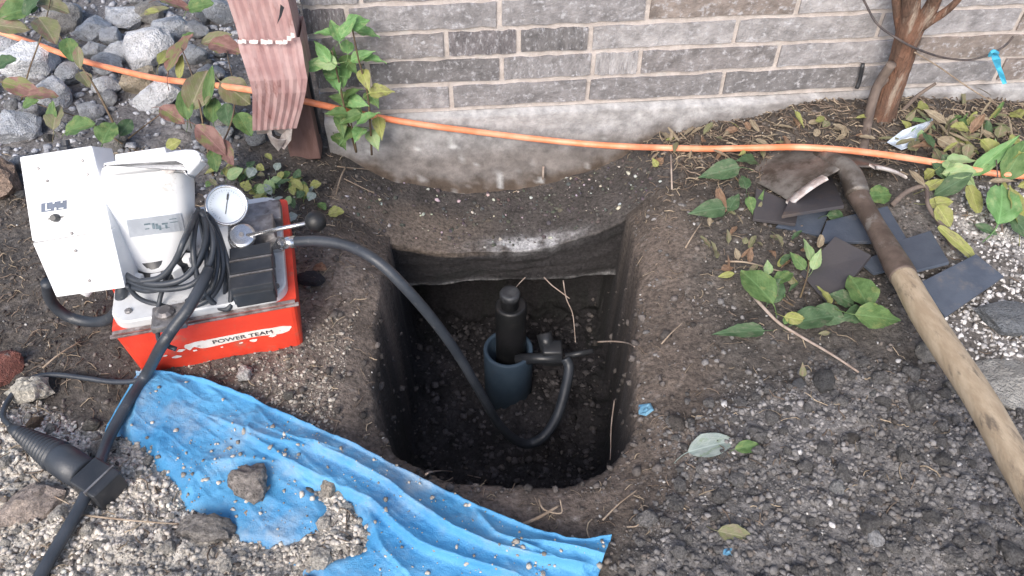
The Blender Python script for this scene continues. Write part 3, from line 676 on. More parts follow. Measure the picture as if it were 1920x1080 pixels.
wh = (rr.uniform(0, 1, (len(P), 1)) < .02); C = np.array([.158, .151, .149]) * v; C = np.where(wh, np.array([.45, .44, .44]) * rr.uniform(.6, 1.2, (len(P), 1)), C)
scatter('spoil_crumbs', P, rad, np.clip(C, .05, .7), 1, 7, 'grey crumbly earth and grit of the spoil right of the pit')
d_all = lambda x, y: free(x, y) * tarpfree(x, y) * (.35 + .4 * (fbm(x, y, 6, 2, 9) > 0)) * np.where(sdp(x, y, HOLE) < .1, .35, 1)
P = pts(15000, (-1.25, 1.15), (.38, 1.62), d_all, 8); rad = .0010 + .0042 * rr.uniform(0, 1, len(P)) ** 3.5
wh = (rr.uniform(0, 1, (len(P), 1)) < .10); C = np.array([.11, .095, .085]) * rr.uniform(.5, 1.7, (len(P), 1)); rad = np.where(wh[:, 0], np.minimum(rad, .0022), rad); C = np.where(wh, np.array([.45, .44, .42]) * rr.uniform(.5, 1.2, (len(P), 1)), C)
scatter('soil_crumbs', P, rad, np.clip(C, .03, .75), 1, 9, 'dark soil crumbs with pale grit strewn over the ground')
d_lf = lambda x, y: free(x, y) * tarpfree(x, y) * smooth(-.6, -.5, x) * smooth(-.2, -.33, x) * smooth(1.0, .85, y)
P = pts(2600, (-.65, -.27), (.5, 1.0), lambda x, y: d_lf(x, y) * np.clip(.35 + 1.6 * fbm(x, y, 8, 3, 311), 0, 1), 18); rad = .0008 + .0034 * rr.uniform(0, 1, len(P)) ** 4.5
scatter('pale_grit', P, rad, np.clip(np.array([.34, .31, .27]) * rr.uniform(.3, 1.6, (len(P), 1)), .05, .75), 1, 19, 'pale grit strewn on brown soil between the red tank and the pit')
d_rp = lambda x, y: np.exp(-(((x - 1.0) / .11) ** 2 + ((y - 1.12) / .10) ** 2)) + .7 * np.exp(-(((x - .90) / .16) ** 2 + ((y - .88) / .08) ** 2))
P = pts(4500, (.7, 1.3), (.7, 1.4), d_rp, 28); rad = .0015 + .004 * rr.uniform(0, 1, len(P)) ** 2
scatter('pale_gravel', P, rad, np.clip(np.array([.58, .56, .55]) * rr.uniform(.4, 1.3, (len(P), 1)), .05, .8), 1, 29, 'pale gravel beyond the slate plates at the right edge')
d_fl = lambda x, y: (sdp(x, y, HOLE) < -.04) & (y < 1.36)
P = pts(1500, (-.3, .3), (.55, 1.4), d_fl, 38); rad = .002 + .008 * rr.uniform(0, 1, len(P)) ** 2.5
scatter('pit_crumbs', P, rad, np.clip(np.array([.08, .073, .075]) * rr.uniform(.5, 1.6, (len(P), 1)), .02, .75), 1, 39, 'dark earth crumbs on the floor of the pit')
rq = np.random.RandomState(91); PW3 = []
for (x0, y0, x1, y1, n_) in ((708, 590, 790, 860, 80), (1100, 540, 1192, 860, 80), (780, 850, 1150, 925, 90), (560, 430, 720, 840, 40), (1190, 480, 1300, 900, 40)):
    for _ in range(n_): PW3.append(AG(rq.uniform(x0, x1), rq.uniform(y0, y1)))
PW3 = np.array(PW3); rad = .002 + .007 * rq.uniform(0, 1, len(PW3)) ** 2.5
scatter('wall_crumbs', PW3[:, :2], rad, np.clip(np.array([.085, .075, .07]) * rq.uniform(.4, 1.8, (len(PW3), 1)), .02, .6), 1, 92, 'stones and earth crumbs sticking out of the pit walls', zf=PW3[:, 2] + .002)
d_lg = lambda x, y: ((x > -.35) & (x < .32) & (y > wy(x) - .2) & (y < wy(x) - .01))
P = pts(900, (-.35, .32), (1.15, 1.5), d_lg, 48); rad = .001 + .005 * rr.uniform(0, 1, len(P)) ** 3; wh = (rr.uniform(0, 1, (len(P), 1)) < .15)
C = np.where(wh, .5, .1) * rr.uniform(.5, 1.5, (len(P), 3)) ** .3
scatter('ledge_crumbs', P, rad, np.clip(C * np.array([1, .93, .88]), .02, .75), 1, 49, 'crumbs of earth and mortar on the ledge above the pit', zf=G0(P[:, 0], P[:, 1]) + .003)
P = pts(2600, (-1.7, -.55), (1.1, 2.3), lambda x, y: smooth(1.15, 1.3, y) * smooth(-.5, -.65, x), 58); rad = .003 + .008 * rr.uniform(0, 1, len(P)) ** 2
scatter('rock_chips', P, rad, np.clip(np.array([.36, .37, .40]) * rr.uniform(.4, 1.4, (len(P), 1)), .05, .75), 1, 59, 'grey rock chips filling the gaps of the rock heap')
# countable clods on the spoil and pale lumps on the rubble
q = random.Random(11)
for (x, y, r) in pile(170, (.16, 1.0), (.38, 1.0), (.007, .018), lambda x, y: float(sdp(np.array(x), np.array(y), RMOUND)) < -.01 and float(sdp(np.array(x), np.array(y), HOLE)) > .03, 5000, 12, 1.0):
    v = q.uniform(.12, .22); put_rock('clod', q.choice(CK), (x, y, float(G(x, y)) + r * .25), r, (v, v * .965, v * .95), 'small dark grey clod of earth in the spoil right of the pit', 'clod', 'clods in the right-hand spoil')
for (x, y, r) in pile(150, (-.95, -.15), (.40, .85), (.005, .020), lambda x, y: float(d_left(np.array(x), np.array(y))) > .8, 5000, 13, 1.0):
    v = q.uniform(.32, .60); put_rock('rubble_lump', q.choice(CK), (x, y, float(G(x, y)) + r * .1), r, (v, v * .94, v * .85), 'small pale rubble lump in the heap over the tarp corner', 'rubble lump', 'lumps in the pale rubble')

# ------------------------------------------------------------------ blue tarp
def resamp(P, n):
    P = [np.asarray(p, float) for p in P]; d = [0]
    for a, b in zip(P, P[1:]): d.append(d[-1] + np.linalg.norm(b - a))
    t = np.linspace(0, d[-1], n); return np.stack([np.interp(t, d, [p[k] for p in P]) for k in range(2)], 1)
ns, nt_ = 300, 130
UP = np.stack([np.interp(np.linspace(0, 11, ns), range(12), [AG(*p)[k] for p in TARP_UP]) for k in range(2)], 1)
LO = np.stack([np.interp(np.linspace(0, 11, ns), range(12), [AG(*p)[k] for p in TARP_LO]) for k in range(2)], 1)
T = np.linspace(0, 1, nt_)[:, None, None]; PX = UP[None] * (1 - T) + LO[None] * T
PX[..., 0] += .003 * fbm(np.tile(np.arange(ns), (nt_, 1)) * .08, T[..., 0] * 3 + 0 * PX[..., 0], 1, 3, 401) * (T[..., 0] < .1)
tx, ty = PX[..., 0], PX[..., 1]
tz = G0(tx, ty, False) + .045 * np.exp(-np.clip(sdp(tx, ty, HOLE), 0, 9) / .05) * .6
tz = tz - .022 * smooth(.03, -.12, sdp(tx, ty, MOUND)) - .012 * smooth(.02, -.03, sdp(tx, ty, PATCH)) + .010
tz = tz - .016 * smooth(.01, -.02, sdp(tx, ty, MOUND)) - .008 * smooth(.004, -.012, sdp(tx, ty, PATCH))
# wrinkles running along the upper edge
e = nrm(np.array([.80, -.60, 0])); uu = tx * e[0] + ty * e[1]; vv = -tx * e[1] + ty * e[0]
wr = fbm(uu * 3.0 + .5 * fbm(tx, ty, 5, 2, 402), vv * 14, 1, 3, 403); wr2 = fbm(uu * 9, vv * 30, 1, 3, 404)
tz = tz + .0030 * (1 - 2 * np.abs(wr)) ** 3 + .0014 * (1 - 2 * np.abs(wr2)) ** 3 + .0012 * (1 - 2 * np.abs(fbm(tx + ty * .5, ty - tx * .4, 16, 2, 409))) ** 5 + .0012 * fbm(tx, ty, 110, 2, 405)
def crease(pxs, A, wA, wB):
    """a fold: steep on its lower-left side, easing back on the other"""
    global tz
    Pc = [AG(*p)[:2] for p in pxs]; d = segdist(tx, ty, Pc); a = Pc[0]; sgn = np.zeros_like(tx); bd = np.full(tx.shape, 1e9)
    for p0, p1 in zip(Pc, Pc[1:]):
        dd = p1 - p0; L = np.dot(dd, dd); t = np.clip(((tx - p0[0]) * dd[0] + (ty - p0[1]) * dd[1]) / L, 0, 1); di = np.hypot(tx - p0[0] - t * dd[0], ty - p0[1] - t * dd[1])
        s = np.sign(dd[0] * (ty - p0[1]) - dd[1] * (tx - p0[0])); sgn = np.where(di < bd, s, sgn); bd = np.minimum(bd, di)
    A = A * 1.5; tz = tz + np.where(sgn > 0, A * np.exp(-d / wB), A * np.exp(-d / wA))
crease([(600, 858), (660, 885), (735, 928), (775, 962), (850, 1010), (930, 1045), (1010, 1062), (1090, 1075)], .013, .0025, .03)
crease([(560, 890), (640, 925), (700, 955), (745, 1000), (790, 1035), (860, 1060), (960, 1090)], .012, .0025, .026)
crease([(270, 730), (262, 790), (250, 830)], .008, .012, .02)
crease([(345, 735), (320, 800), (300, 860)], .007, .012, .02)
crease([(420, 800), (520, 840), (600, 858)], .006, .008, .02)
crease([(1020, 1040), (1080, 1048), (1135, 1060)], .010, .006, .02)
crease([(480, 790), (470, 830), (520, 860), (560, 900)], .005, .003, .012)
crease([(900, 985), (930, 1020), (1000, 1050)], .006, .003, .014)
crease([(700, 990), (720, 1040), (760, 1080)], .007, .003, .014)
crease([(350, 930), (400, 880), (460, 870), (520, 880)], .006, .010, .018)
ed = T[..., 0]; tz = tz + .006 * np.exp(-(ed / .015) ** 2) * (1 + fbm(tx, ty, 30, 2, 407))
tz = np.maximum(tz, np.where((sdp(tx, ty, MOUND) > .012) & (sdp(tx, ty, PATCH) > .01), G(tx, ty) + .002, -9))
V = np.stack([tx, ty, tz], -1).reshape(-1, 3); V2 = V - np.array([0, 0, .0014]); idx = np.arange(ns * nt_).reshape(nt_, ns)
F1 = np.stack([idx[:-1, :-1], idx[1:, :-1], idx[1:, 1:], idx[:-1, 1:]], -1).reshape(-1, 4)
me = bigmesh('blue_tarp', V, F1, m_tarp, None, True)
o = link('blue_tarp', me); sm_ = o.modifiers.new('thick', 'SOLIDIFY'); sm_.thickness = .0015; sm_.offset = -1
tag(o, 'creased bright blue tarpaulin with dirt on it, lying in front of the pit', 'tarp')

rq = np.random.RandomState(55); ii = rq.randint(0, nt_, 900); jj = rq.randint(0, ns, 900)
kk = (fbm(tx[ii, jj], ty[ii, jj], 7, 3, 415) > .02) | (rq.uniform(0, 1, 900) < .12); ii, jj = ii[kk], jj[kk]
rad = .0009 + .0035 * rq.uniform(0, 1, len(ii)) ** 4
scatter('tarp_grit', np.stack([tx[ii, jj], ty[ii, jj]], 1), rad, np.clip(np.array([.42, .38, .33]) * rq.uniform(.4, 1.4, (len(ii), 1)), .05, .7), 1, 56, 'loose grit and crumbs spilled on the blue tarp', zf=tz[ii, jj] + .0005)
# ------------------------------------------------------------------ hydraulic pump
ZT = .120
FL, FR, BR = Z(203, 618, ZT), Z(553, 556, ZT), Z(512, 366, ZT)
U = nrm(FR - FL); PA = math.atan2(U[1], U[0]); Vd = np.array([-U[1], U[0], 0]); PW_ = np.linalg.norm(FR - FL); PD = float(np.dot(BR - FR, Vd))
PC = (FL + FR) / 2 + Vd * PD / 2; PC[2] = 0
pump = empty('hydraulic_pump', PC, 'portable hydraulic pump with white motor and control box on a scuffed red tank', 'pump', rz=PA)
def LP(a, b, c): return PC + U * a + Vd * b + np.array([0, 0, c])
def lbox(mb, a, b, c, sx, sy, sz, bev=.002): return mb.add(*place(boxv(sx, sy, sz, bev), LP(a, b, c), U, Vd))
mb = MB(); hx, hy = PW_ / 2, PD / 2
bot = rrect(hx - .010, hy - .008, .010, 3); top = rrect(hx, hy, .010, 3)
VV = [LP(x, y, -.012) for x, y in bot] + [LP(x, y, ZT - .012) for x, y in top]; n = len(top)
mb.add(VV, [(i, (i + 1) % n, (i + 1) % n + n, i + n) for i in range(n)] + [tuple(range(n - 1, -1, -1)), tuple(range(n, 2 * n))])
tank = mb.build('tank', m_red, pump)
mb = MB(); lbox(mb, 0, -hy - .001, ZT - .016, PW_ + .006, .006, .004, .0012); lbox(mb, 0, -hy + .001, ZT - .0105, PW_ - .004, .006, .003, .001); mb.build('front_rim', m_rim, pump)
mb = MB(); r1 = rrect(hx - .007, hy - .005, .030, 8); n = len(r1); r0 = rrect(hx - .009, hy - .007, .029, 8)
VV = [LP(x - .004, y, ZT - .013) for x, y in r1] + [LP(x - .004, y, ZT + .002) for x, y in r1] + [LP(x - .004, y, ZT + .004) for x, y in r0]
mb.add(VV, [(j * n + i, j * n + (i + 1) % n, (j + 1) * n + (i + 1) % n, (j + 1) * n + i) for j in range(2) for i in range(n)] + [tuple(range(2 * n, 3 * n))])
cover = mb.build('cover_plate', m_plate, pump)
for a, b in ((-hx + .028, -hy + .026), (hx - .026, -hy + .024), (hx - .026, hy - .026), (0, -hy + .02)):
    s = MB(); s.add(*lathe([(.0055, 0), (.0055, .003), (.004, .0042)], 8, LP(a, b, ZT + .004))); s.build('screw', m_dull, cover)
# front lettering on its worn white sticker
fn = nrm(np.array([-Vd[0], -Vd[1], -.07])); fo = lambda a, c: LP(a, -hy + .008 * (1 - (c + .012) / ZT) - .0015, c)
fu = U; fvn = nrm(np.cross(-fn, fu) * -1)
if fvn[2] < 0: fvn = -fvn
sc_, sl_ = fo(.035, .050), .165
outl = []
for k in range(60):
    a = 2 * math.pi * k / 60; x = .5 * sl_ * np.sign(math.cos(a)) * abs(math.cos(a)) ** .45; y = .0085 * np.sign(math.sin(a)) * abs(math.sin(a)) ** .6
    y += .0025 * float(vn(k * .37, 1.0, 3)) * (y < 0) * 1.6 + .0005 * math.sin(k); outl.append(sc_ + fu * x + fvn * (y + .018 * x / sl_ * 0) - fn * 0)
mb = MB(); q_ = slab(outl, .0006, 0)[:2]; mb.add([v - 0 for v in q_[0]], q_[1])
o = mb.build('sticker', m_stick, tank if False else pump)
tv = textv('POWER TEAM', .0125, .0002); mb = MB(); mb.add([sc_ + fu * (v[0] * 1.18 + .006) + fvn * v[1] + (-Vd) * (.0009 + v[2]) for v in tv[0]], tv[1]); mb.build('lettering', m_blackink, pump)
mb = MB(); rr = random.Random(4)
for k in range(9):
    x, y = [(-.062, -.003), (-.070, -.012), (-.09, -.006), (-.115, -.012), (-.10, -.020), (-.03, -.016), (.0, -.015), (.02, -.014), (.05, -.011)][k]
    c_ = sc_ + fu * x + fvn * y; rad = rr.uniform(.002, .0048); mb.add(*slab([c_ + fu * rad * 1.5 * rr.uniform(.6, 1.2) * math.cos(t) + fvn * rad * .8 * rr.uniform(.6, 1.1) * math.sin(t) for t in np.linspace(0, 6.28, 10)[:-1]], .0004, 0)[:2])
mb.build('sticker_residue', m_stick, pump)
# motor
MOT = Z(300, 492, ZT + .004); MOT[2] = 0; mB = MOT + np.array([0, 0, ZT + .004])
def sq(c, hx_, hy_, e, z, n=40, dx=0, dy=0):
    out = []
    for k in range(n):
        a = 2 * math.pi * k / n; ca, sa = math.cos(a), math.sin(a)
        out.append(c + U * (np.sign(ca) * abs(ca) ** e * hx_ + dx) + Vd * (np.sign(sa) * abs(sa) ** e * hy_ + dy) + np.array([0, 0, z]))
    return out
def loft(mb, secs, cap0=True, cap1=True):
    n = len(secs[0]); V = [p for s in secs for p in s]; Fc = [(j * n + i, j * n + (i + 1) % n, (j + 1) * n + (i + 1) % n, (j + 1) * n + i) for j in range(len(secs) - 1) for i in range(n)]
    if cap0: Fc.append(tuple(range(n - 1, -1, -1)))
    if cap1: Fc.append(tuple(range((len(secs) - 1) * n, len(secs) * n)))
    return mb.add(V, Fc)
mb = MB(); loft(mb, [sq(mB, .052, .052, 1, 0), sq(mB, .052, .052, 1, .010), sq(mB, .036, .036, 1, .014), sq(mB, .034, .034, 1, .030)]); mbase = mb.build('motor_base', m_black, pump, True)
for k in range(10):
    a = math.radians(190 + 34 * k - 20); s = MB(); p = mB + (U * math.cos(a) + Vd * math.sin(a)) * .050 + np.array([0, 0, .010]); s.add(*place(boxv(.012, .016, .018, .002), p, U * math.cos(a) + Vd * math.sin(a), -U * math.sin(a) + Vd * math.cos(a))); s.build('foot', m_white, mbase)
mb = MB(); secs = []
for (mx, py, hp_, e_, hy_, tl_) in [(293, 517, 42, 1, .048, 0), (292, 510, 55, 1, .058, 0), (288, 492, 71, .8, .063, 0), (282, 455, 79, .62, .062, 0), (278, 415, 82, .55, .058, 0), (274, 385, 82, .5, .056, .05),
          (268, 345, 81, .42, .052, .2), (267, 318, 81, .38, .047, .5), (267, 304, 80, .38, .043, .75), (267, 298, 75, .42, .038, .85), (268, 296, 40, .6, .022, .9)]:
    dep = 1.222 - max(0, 503 - py) / 200 * .127; c0 = D(mx, py, dep); c_ = c0 + Vd * hy_; hx_ = hp_ * dep / F; out = []
    if py < 300: c_ = c_ + Vd * (.047 - hy_) * .8 - np.array([0, 0, (.047 - hy_) * .7])
    for k in range(44):
        an = 2 * math.pi * k / 44; ca, sa = math.cos(an), math.sin(an); bb = np.sign(sa) * abs(sa) ** e_ * hy_
        out.append(c_ + U * (np.sign(ca) * abs(ca) ** e_ * hx_) + Vd * bb - np.array([0, 0, tl_ * (bb + hy_)]))
    secs.append(out)
loft(mb, secs); HV, HF = list(mb.V), list(mb.F)
mh = mb.build('motor_housing', m_white, pump, True)
from mathutils.bvhtree import BVHTree
HB = BVHTree.FromPolygons([Vector(v) for v in HV], HF)
def onhouse(px, py, off=.001):
    r = R(px, py); h, n_, i_, d_ = HB.ray_cast(Vector((0, 0, H)), Vector(r).normalized())
    if h is None: return D(px, py, 1.1)
    n_ = np.array(n_); n_ = n_ if np.dot(n_, r) < 0 else -n_
    return np.array(h) + n_ * off
def patch(mb, px0, px1, py0, py1, sk=0, off=.001, nx=8, ny=3):
    V = [onhouse(px0 + (px1 - px0) * i / nx + (py0 + (py1 - py0) * j / ny - py0) * .22, py0 + (py1 - py0) * j / ny + sk * (px1 - px0) * i / nx, off) for j in range(ny + 1) for i in range(nx + 1)]
    return mb.add(V, [(j * (nx + 1) + i, (j + 1) * (nx + 1) + i, (j + 1) * (nx + 1) + i + 1, j * (nx + 1) + i + 1) for j in range(ny) for i in range(nx)])
mb = MB(); q_ = [(193, 314), (190, 307), (196, 303), (345, 279), (362, 279), (373, 285), (377, 294), (374, 304), (360, 318), (350, 330), (345, 326), (338, 314), (328, 309), (205, 327)]
mb.add(*slab([D(x, y, 1.088) for x, y in q_][::-1], .030, .006)[:2]); mb.build('handle', m_white, pump, True)
mb = MB(); mb.add(*slab([D(x, y, 1.0985) for x, y in [(302, 319), (318, 317), (336, 309), (330, 320), (318, 326), (304, 325)]][::-1], .001, 0)[:2]); mb.build('recess_shade', m_dull, pump)  # flat dark patch painting the shaded recess under the handle
mb = MB(); mb.add(*slab([D(x, y, 1.135) for x, y in [(214, 289), (309, 275), (312, 290), (216, 304)]][::-1], .045, .003)[:2]); mb.build('top_cap', m_white, pump)
mb = MB(); patch(mb, 237, 338, 412, 444, -.13, .0012, 12, 3); npl = mb.build('name_plate', m_label, pump); sm_ = npl.modifiers.new('t', 'SOLIDIFY'); sm_.thickness = .0008; sm_.offset = 0
mb = MB()
for (a, b, y0, y1) in ((270, 282, 421, 424), (272, 280, 430, 432), (284, 289, 420, 431), (291, 296, 421, 431), (297, 301, 424, 433), (303, 314, 420, 423), (309, 313, 423, 430), (303, 318, 429, 430), (318, 332, 418, 419.5), (317, 330, 412, 413.5)):
    patch(mb, a, b, y0 - 3, y1 - 3, -.13, .0021, 3, 1)
mb.build('plate_print', m_ink, pump)
# control box (two joined housings)
cTL, cTR, cML, cMR, cBL, cBR = D(36, 294, 1.125), D(172, 273, 1.125), D(60, 455, 1.140), D(209, 430, 1.140), D(105, 558, 1.175), D(235, 540, 1.175)
def cbox(q, th, name):
    mb = MB(); V_, F_, n_ = slab(q, th, .003); mb.add(V_, F_); return mb.build(name, m_white, pump), n_
cb, cn = cbox([cML + (cTL - cML) * .010, cMR + (cTR - cMR) * .010, cTR, cTL], .062, 'control_box')
cb2, cn2 = cbox([cBL, cBR, cMR, cML], .055, 'control_box')
cb['label'] = 'upper half of the white control box, with the dark print and knob'; cb2['label'] = 'lower half of the white control box'
def onbox(px, py, off=.0004):
    r = R(px, py); o_ = np.array([0, 0, H]); P0 = cTL if py < 442 else cML; n_ = cn if py < 442 else cn2
    return o_ + r * (np.dot(P0 + n_ * off - o_, n_) / np.dot(r, n_))
def decal(name, polys, mat, par, off=.0006, th=.0004):
    mb = MB()
    for pl in polys:
        V_, F_, _ = slab([onbox(px, py, off) for px, py in pl][::-1], th, 0); mb.add(V_, F_)
    return mb.build(name, mat, par)
def pr(x0, y0, x1, y1, sk=-.14): return [(x0, y0), (x1, y0 + sk * (x1 - x0)), (x1, y1 + sk * (x1 - x0)), (x0, y1)]
decal('seam', [[(60, 455.5), (209, 431), (209, 432.2), (60, 456.7)]], m_dull, pump)
decal('print_block', [pr(77, 381.5, 125, 398.5)], m_navy, pump)
def st(x0, y0, x1, y1): return pr(x0, y0 - .14 * (x0 - 77), x1, y1 - .14 * (x0 - 77))
decal('print_mark', [st(85, 383, 88, 394), st(85, 394.5, 95, 396), st(99, 381, 102, 385), st(102, 393, 105.5, 399), st(114, 381, 117, 385.5), st(110, 395, 119, 396.6)], m_print, pump, .0013)
kc = onbox(105.5, 408.5); mb = MB(); mb.add(*lathe([(.0062, 0), (.0062, .003), (.005, .009), (.0045, .010)], 14, kc, cn)); mb.add(*place(boxv(.022, .0022, .0018, .0005), kc + cn * .001, U, np.cross(cn, U))); mb.build('knob', m_black, pump)
for px, py in ((72, 316), (155, 301), (164, 327), (89, 339), (135, 437), (142, 470), (168, 526)):
    mb = MB(); mb.add(*lathe([(.0024, 0), (.0022, .0014), (.0012, .0018)], 8, onbox(px, py, 0), cn)); mb.build('screw', m_dull, cb if py < 442 else cb2)
mb = MB(); p = cTL + (cTR - cTL) * .55 - cn * .02; mb.add(*lathe([(.009, 0), (.009, .006), (.006, .008), (.006, .016)], 12, p, nrm(cTL - cML))); mb.build('cable_gland', m_black, pump)
mb = MB(); 
mb.add(*tube([cBL + (cMR - cML) * .2 - cn * .03, LP(-.13, -.02, .16), LP(-.10, 0, .14)], .012, 10)); mb.add(*tube([cML - cn * .055 + (cMR - cML) * .8, MOT + np.array([0, 0, .22])], .02, 10)); mb.build('bracket', m_white, pump, True)
# pressure gauge
gc = D(425, 385, 1.235); gn = nrm(np.array([.30, -.62, .72])); gc2 = gc
mb = MB(); mb.add(*lathe([(.012, -.030), (.028, -.026), (.0305, -.018), (.0315, -.004), (.0325, .001), (.0318, .0035), (.0290, .0038), (.0278, .0012)], 40, gc2, gn)); gauge = mb.build('gauge', m_chrome, pump, True)
mb = MB(); mb.add(*lathe([(.0279, 0), (.0279, .0016)], 40, gc2, gn)); dial = mb.build('dial', m_dial, gauge)
gx = nrm(np.cross(np.array([0, 0, 1.]), gn)); gy = np.cross(gn, gx)
mb = MB()
for k in range(31):
    a = math.radians(225 - 270 * k / 30); d_ = gx * math.cos(a) + gy * math.sin(a); l_ = .0036 if k % 5 == 0 else .002
    mb.add(*place(boxv(l_, .0005, .0003, 0), gc2 + gn * .0018 + d_ * (.0245 - l_ / 2), d_, np.cross(gn, d_)))
mb.build('tick_marks', m_ink, gauge)
nd = nrm(gx * .42 + gy * .9); mb = MB(); mb.add(*place(boxv(.034, .0011, .0005, 0), gc2 + gn * .0024 + nd * .003, nd, np.cross(gn, nd))); mb.add(*place(boxv(.009, .0030, .0006, 0), gc2 + gn * .0024 + nd * .013, nd, np.cross(gn, nd))); mb.build('needle', m_black, gauge)
gb = LP(*[0, 0, 0]) ; gb = Z(428, 452, ZT + .006)
mb = MB(); mb.add(*tube([gc2 - gn * .028, gc2 - gn * .036 - [0, 0, .012], np.array([gc2[0] + .004, gc2[1] + .030, ZT + .02])], .009, 10)); mb.build('gauge_neck', m_dull, pump, True)
# manifold, valve and fins
def A_(px, py, z): p = Z(px, py, z) - PC; return float(np.dot(p, U)), float(np.dot(p, Vd))
a0, b0_ = A_(425, 462, ZT + .045); a1, b1 = A_(508, 448, ZT + .045); a2, b2 = A_(437, 552, ZT + .035); a3, b3 = A_(513, 540, ZT + .035)
aL, aR = (a0 + a2) / 2, (a1 + a3) / 2; bF, bB = (b2 + b3) / 2, (b0_ + b1) / 2
mb = MB(); lbox(mb, (aL + aR) / 2, (bF + bB) / 2, ZT + .018, aR - aL - .004, bB - bF - .002, .026, .002); mfd = mb.build('manifold', m_black, pump)
nf = 3
for k in range(nf):
    s = MB(); b_ = bF + (bB - bF) * (k + .5) / nf; lbox(s, (aL + aR) / 2, b_, ZT + .026, aR - aL, (bB - bF) / nf - .007, .034, .002); s.build('fin', m_black, mfd)
    if k: s = MB(); lbox(s, (aL + aR) / 2, b_ - (bB - bF) / nf * .5, ZT + .030, aR - aL + .001, .0025, .026, .0006); s.build('strip', m_dull, mfd)
av, bv = A_(470, 425, ZT + .035)
mb = MB(); lbox(mb, av, bv, ZT + .020, .072, .050, .032, .003); lbox(mb, av + .006, bv + .052, ZT + .012, .082, .05, .02, .003); mb.build('valve_body', m_dull, pump)
kp = D(453, 441, 1.232); mb = MB(); mb.add(*lathe([(.016, -.030), (.016, -.012), (.0205, -.010), (.0212, -.001), (.020, .0015), (.016, .002)], 28, kp, nrm([.1, -.35, .93]))); vk = mb.build('valve_hub', m_chrome, pump, True)
mb = MB(); mb.add(*lathe([(.004, .002), (.004, .004)], 6, kp, nrm([.1, -.35, .93]))); mb.build('screw', m_dull, vk)
bp_ = D(592, 415, 1.20)
mb = MB(); mb.add(*tube([kp + U * .004 - [0, 0, .003], bp_], .0034, 10, 1)); lv_ = mb.build('lever', m_chrome, pump, True)
mb = MB(); prof = [(.0165 * math.sin(t), -.0165 * math.cos(t)) for t in np.linspace(.12, math.pi - .12, 14)]; mb.add(*lathe(prof, 24, bp_)); mb.build('lever_ball', m_ram, lv_, True)
f0 = D(508, 462, 1.275); f1 = D(527, 457, 1.265); f2 = D(553, 453, 1.262)
mb = MB(); mb.add(*tube([f0, f1], .0125, 6, 1)); mb.add(*tube([f1, D(531, 456, 1.264)], .0105, 12, 1)); mb.build('hose_port', m_chrome, pump)
mb = MB(); lbox(mb, aL - .095, bF + .005, ZT + .006, .05, .045, .012, .003); mb.add(*lathe([(.014, 0), (.014, .012), (.009, .016)], 12, LP(aL - .10, bF + .01, ZT + .004))); mb.build('filler_cap', m_dull, pump)
# flexible conduit of the control box, curling under it
mb = MB(); mb.add(*tube([D(88, 530, 1.19), Z(96, 565, .09), Z(125, 592, .055), Z(165, 603, .045), Z(200, 600, .06), Z(222, 578, .10), D(228, 545, 1.20), D(224, 520, 1.20)], .0088, 12, 10)); mb.build('conduit', m_rubber, pump, True)
mb = MB(); lbox(mb, -hx + .002, -.02, ZT + .02, .008, .05, .06, .002); mb.build('bracket_plate', m_red, pump)
# power cord wound round the motor
def cord(name, pl, r, parent=pump, sides=8, mat=m_rubber):
    mb = MB(); mb.add(*tube(pl, r, sides, 8)); return mb.build(name, mat, parent, True)
k = 1.165
loops = [
    [(372, 392, 1.21), (352, 440, 1.14), (322, 500, 1.16), (300, 560, 1.185), (296, 610, 1.17), (300, 640, 1.15), (330, 655, 1.15)],
    [(378, 395, 1.20), (392, 440, 1.18), (368, 500, 1.17), (330, 530, 1.16), (280, 545, 1.165), (238, 536, 1.18)],
    [(370, 400, 1.19), (362, 460, 1.15), (370, 520, 1.16), (392, 560, 1.19), (415, 578, 1.2), (432, 572, 1.2), (432, 520, 1.205), (420, 470, 1.21), (402, 420, 1.22), (385, 400, 1.22)],
    [(238, 536, 1.17), (262, 560, 1.185), (300, 572, 1.195), (345, 575, 1.195), (382, 560, 1.19), (402, 528, 1.18), (408, 480, 1.19), (398, 430, 1.2), (380, 405, 1.2)],
    [(225, 508, 1.2), (262, 528, 1.16), (310, 532, 1.15), (352, 516, 1.15), (380, 470, 1.16), (386, 425, 1.18), (372, 398, 1.2)],
    [(230, 520, 1.19), (270, 538, 1.165), (320, 542, 1.155), (365, 530, 1.155), (395, 490, 1.17), (398, 440, 1.18), (378, 402, 1.2)],
    [(366, 404, 1.18), (345, 450, 1.13), (328, 490, 1.14), (300, 520, 1.15), (262, 528, 1.155)],
    [(376, 398, 1.19), (408, 450, 1.2), (418, 505, 1.2), (405, 545, 1.195), (382, 566, 1.19), (352, 578, 1.19)],
    [(384, 402, 1.215), (412, 460, 1.225), (424, 520, 1.22), (420, 560, 1.21), (404, 572, 1.2)],
    [(380, 400, 1.2), (400, 470, 1.195), (400, 530, 1.185), (375, 560, 1.18)],
    [(374, 396, 1.2), (388, 480, 1.175), (384, 540, 1.18), (350, 566, 1.185)],
]
for i, L_ in enumerate(loops): cord('cord_loop', [D(*p) for p in L_], .0036 if i in (0, 3) else .0045, pump)

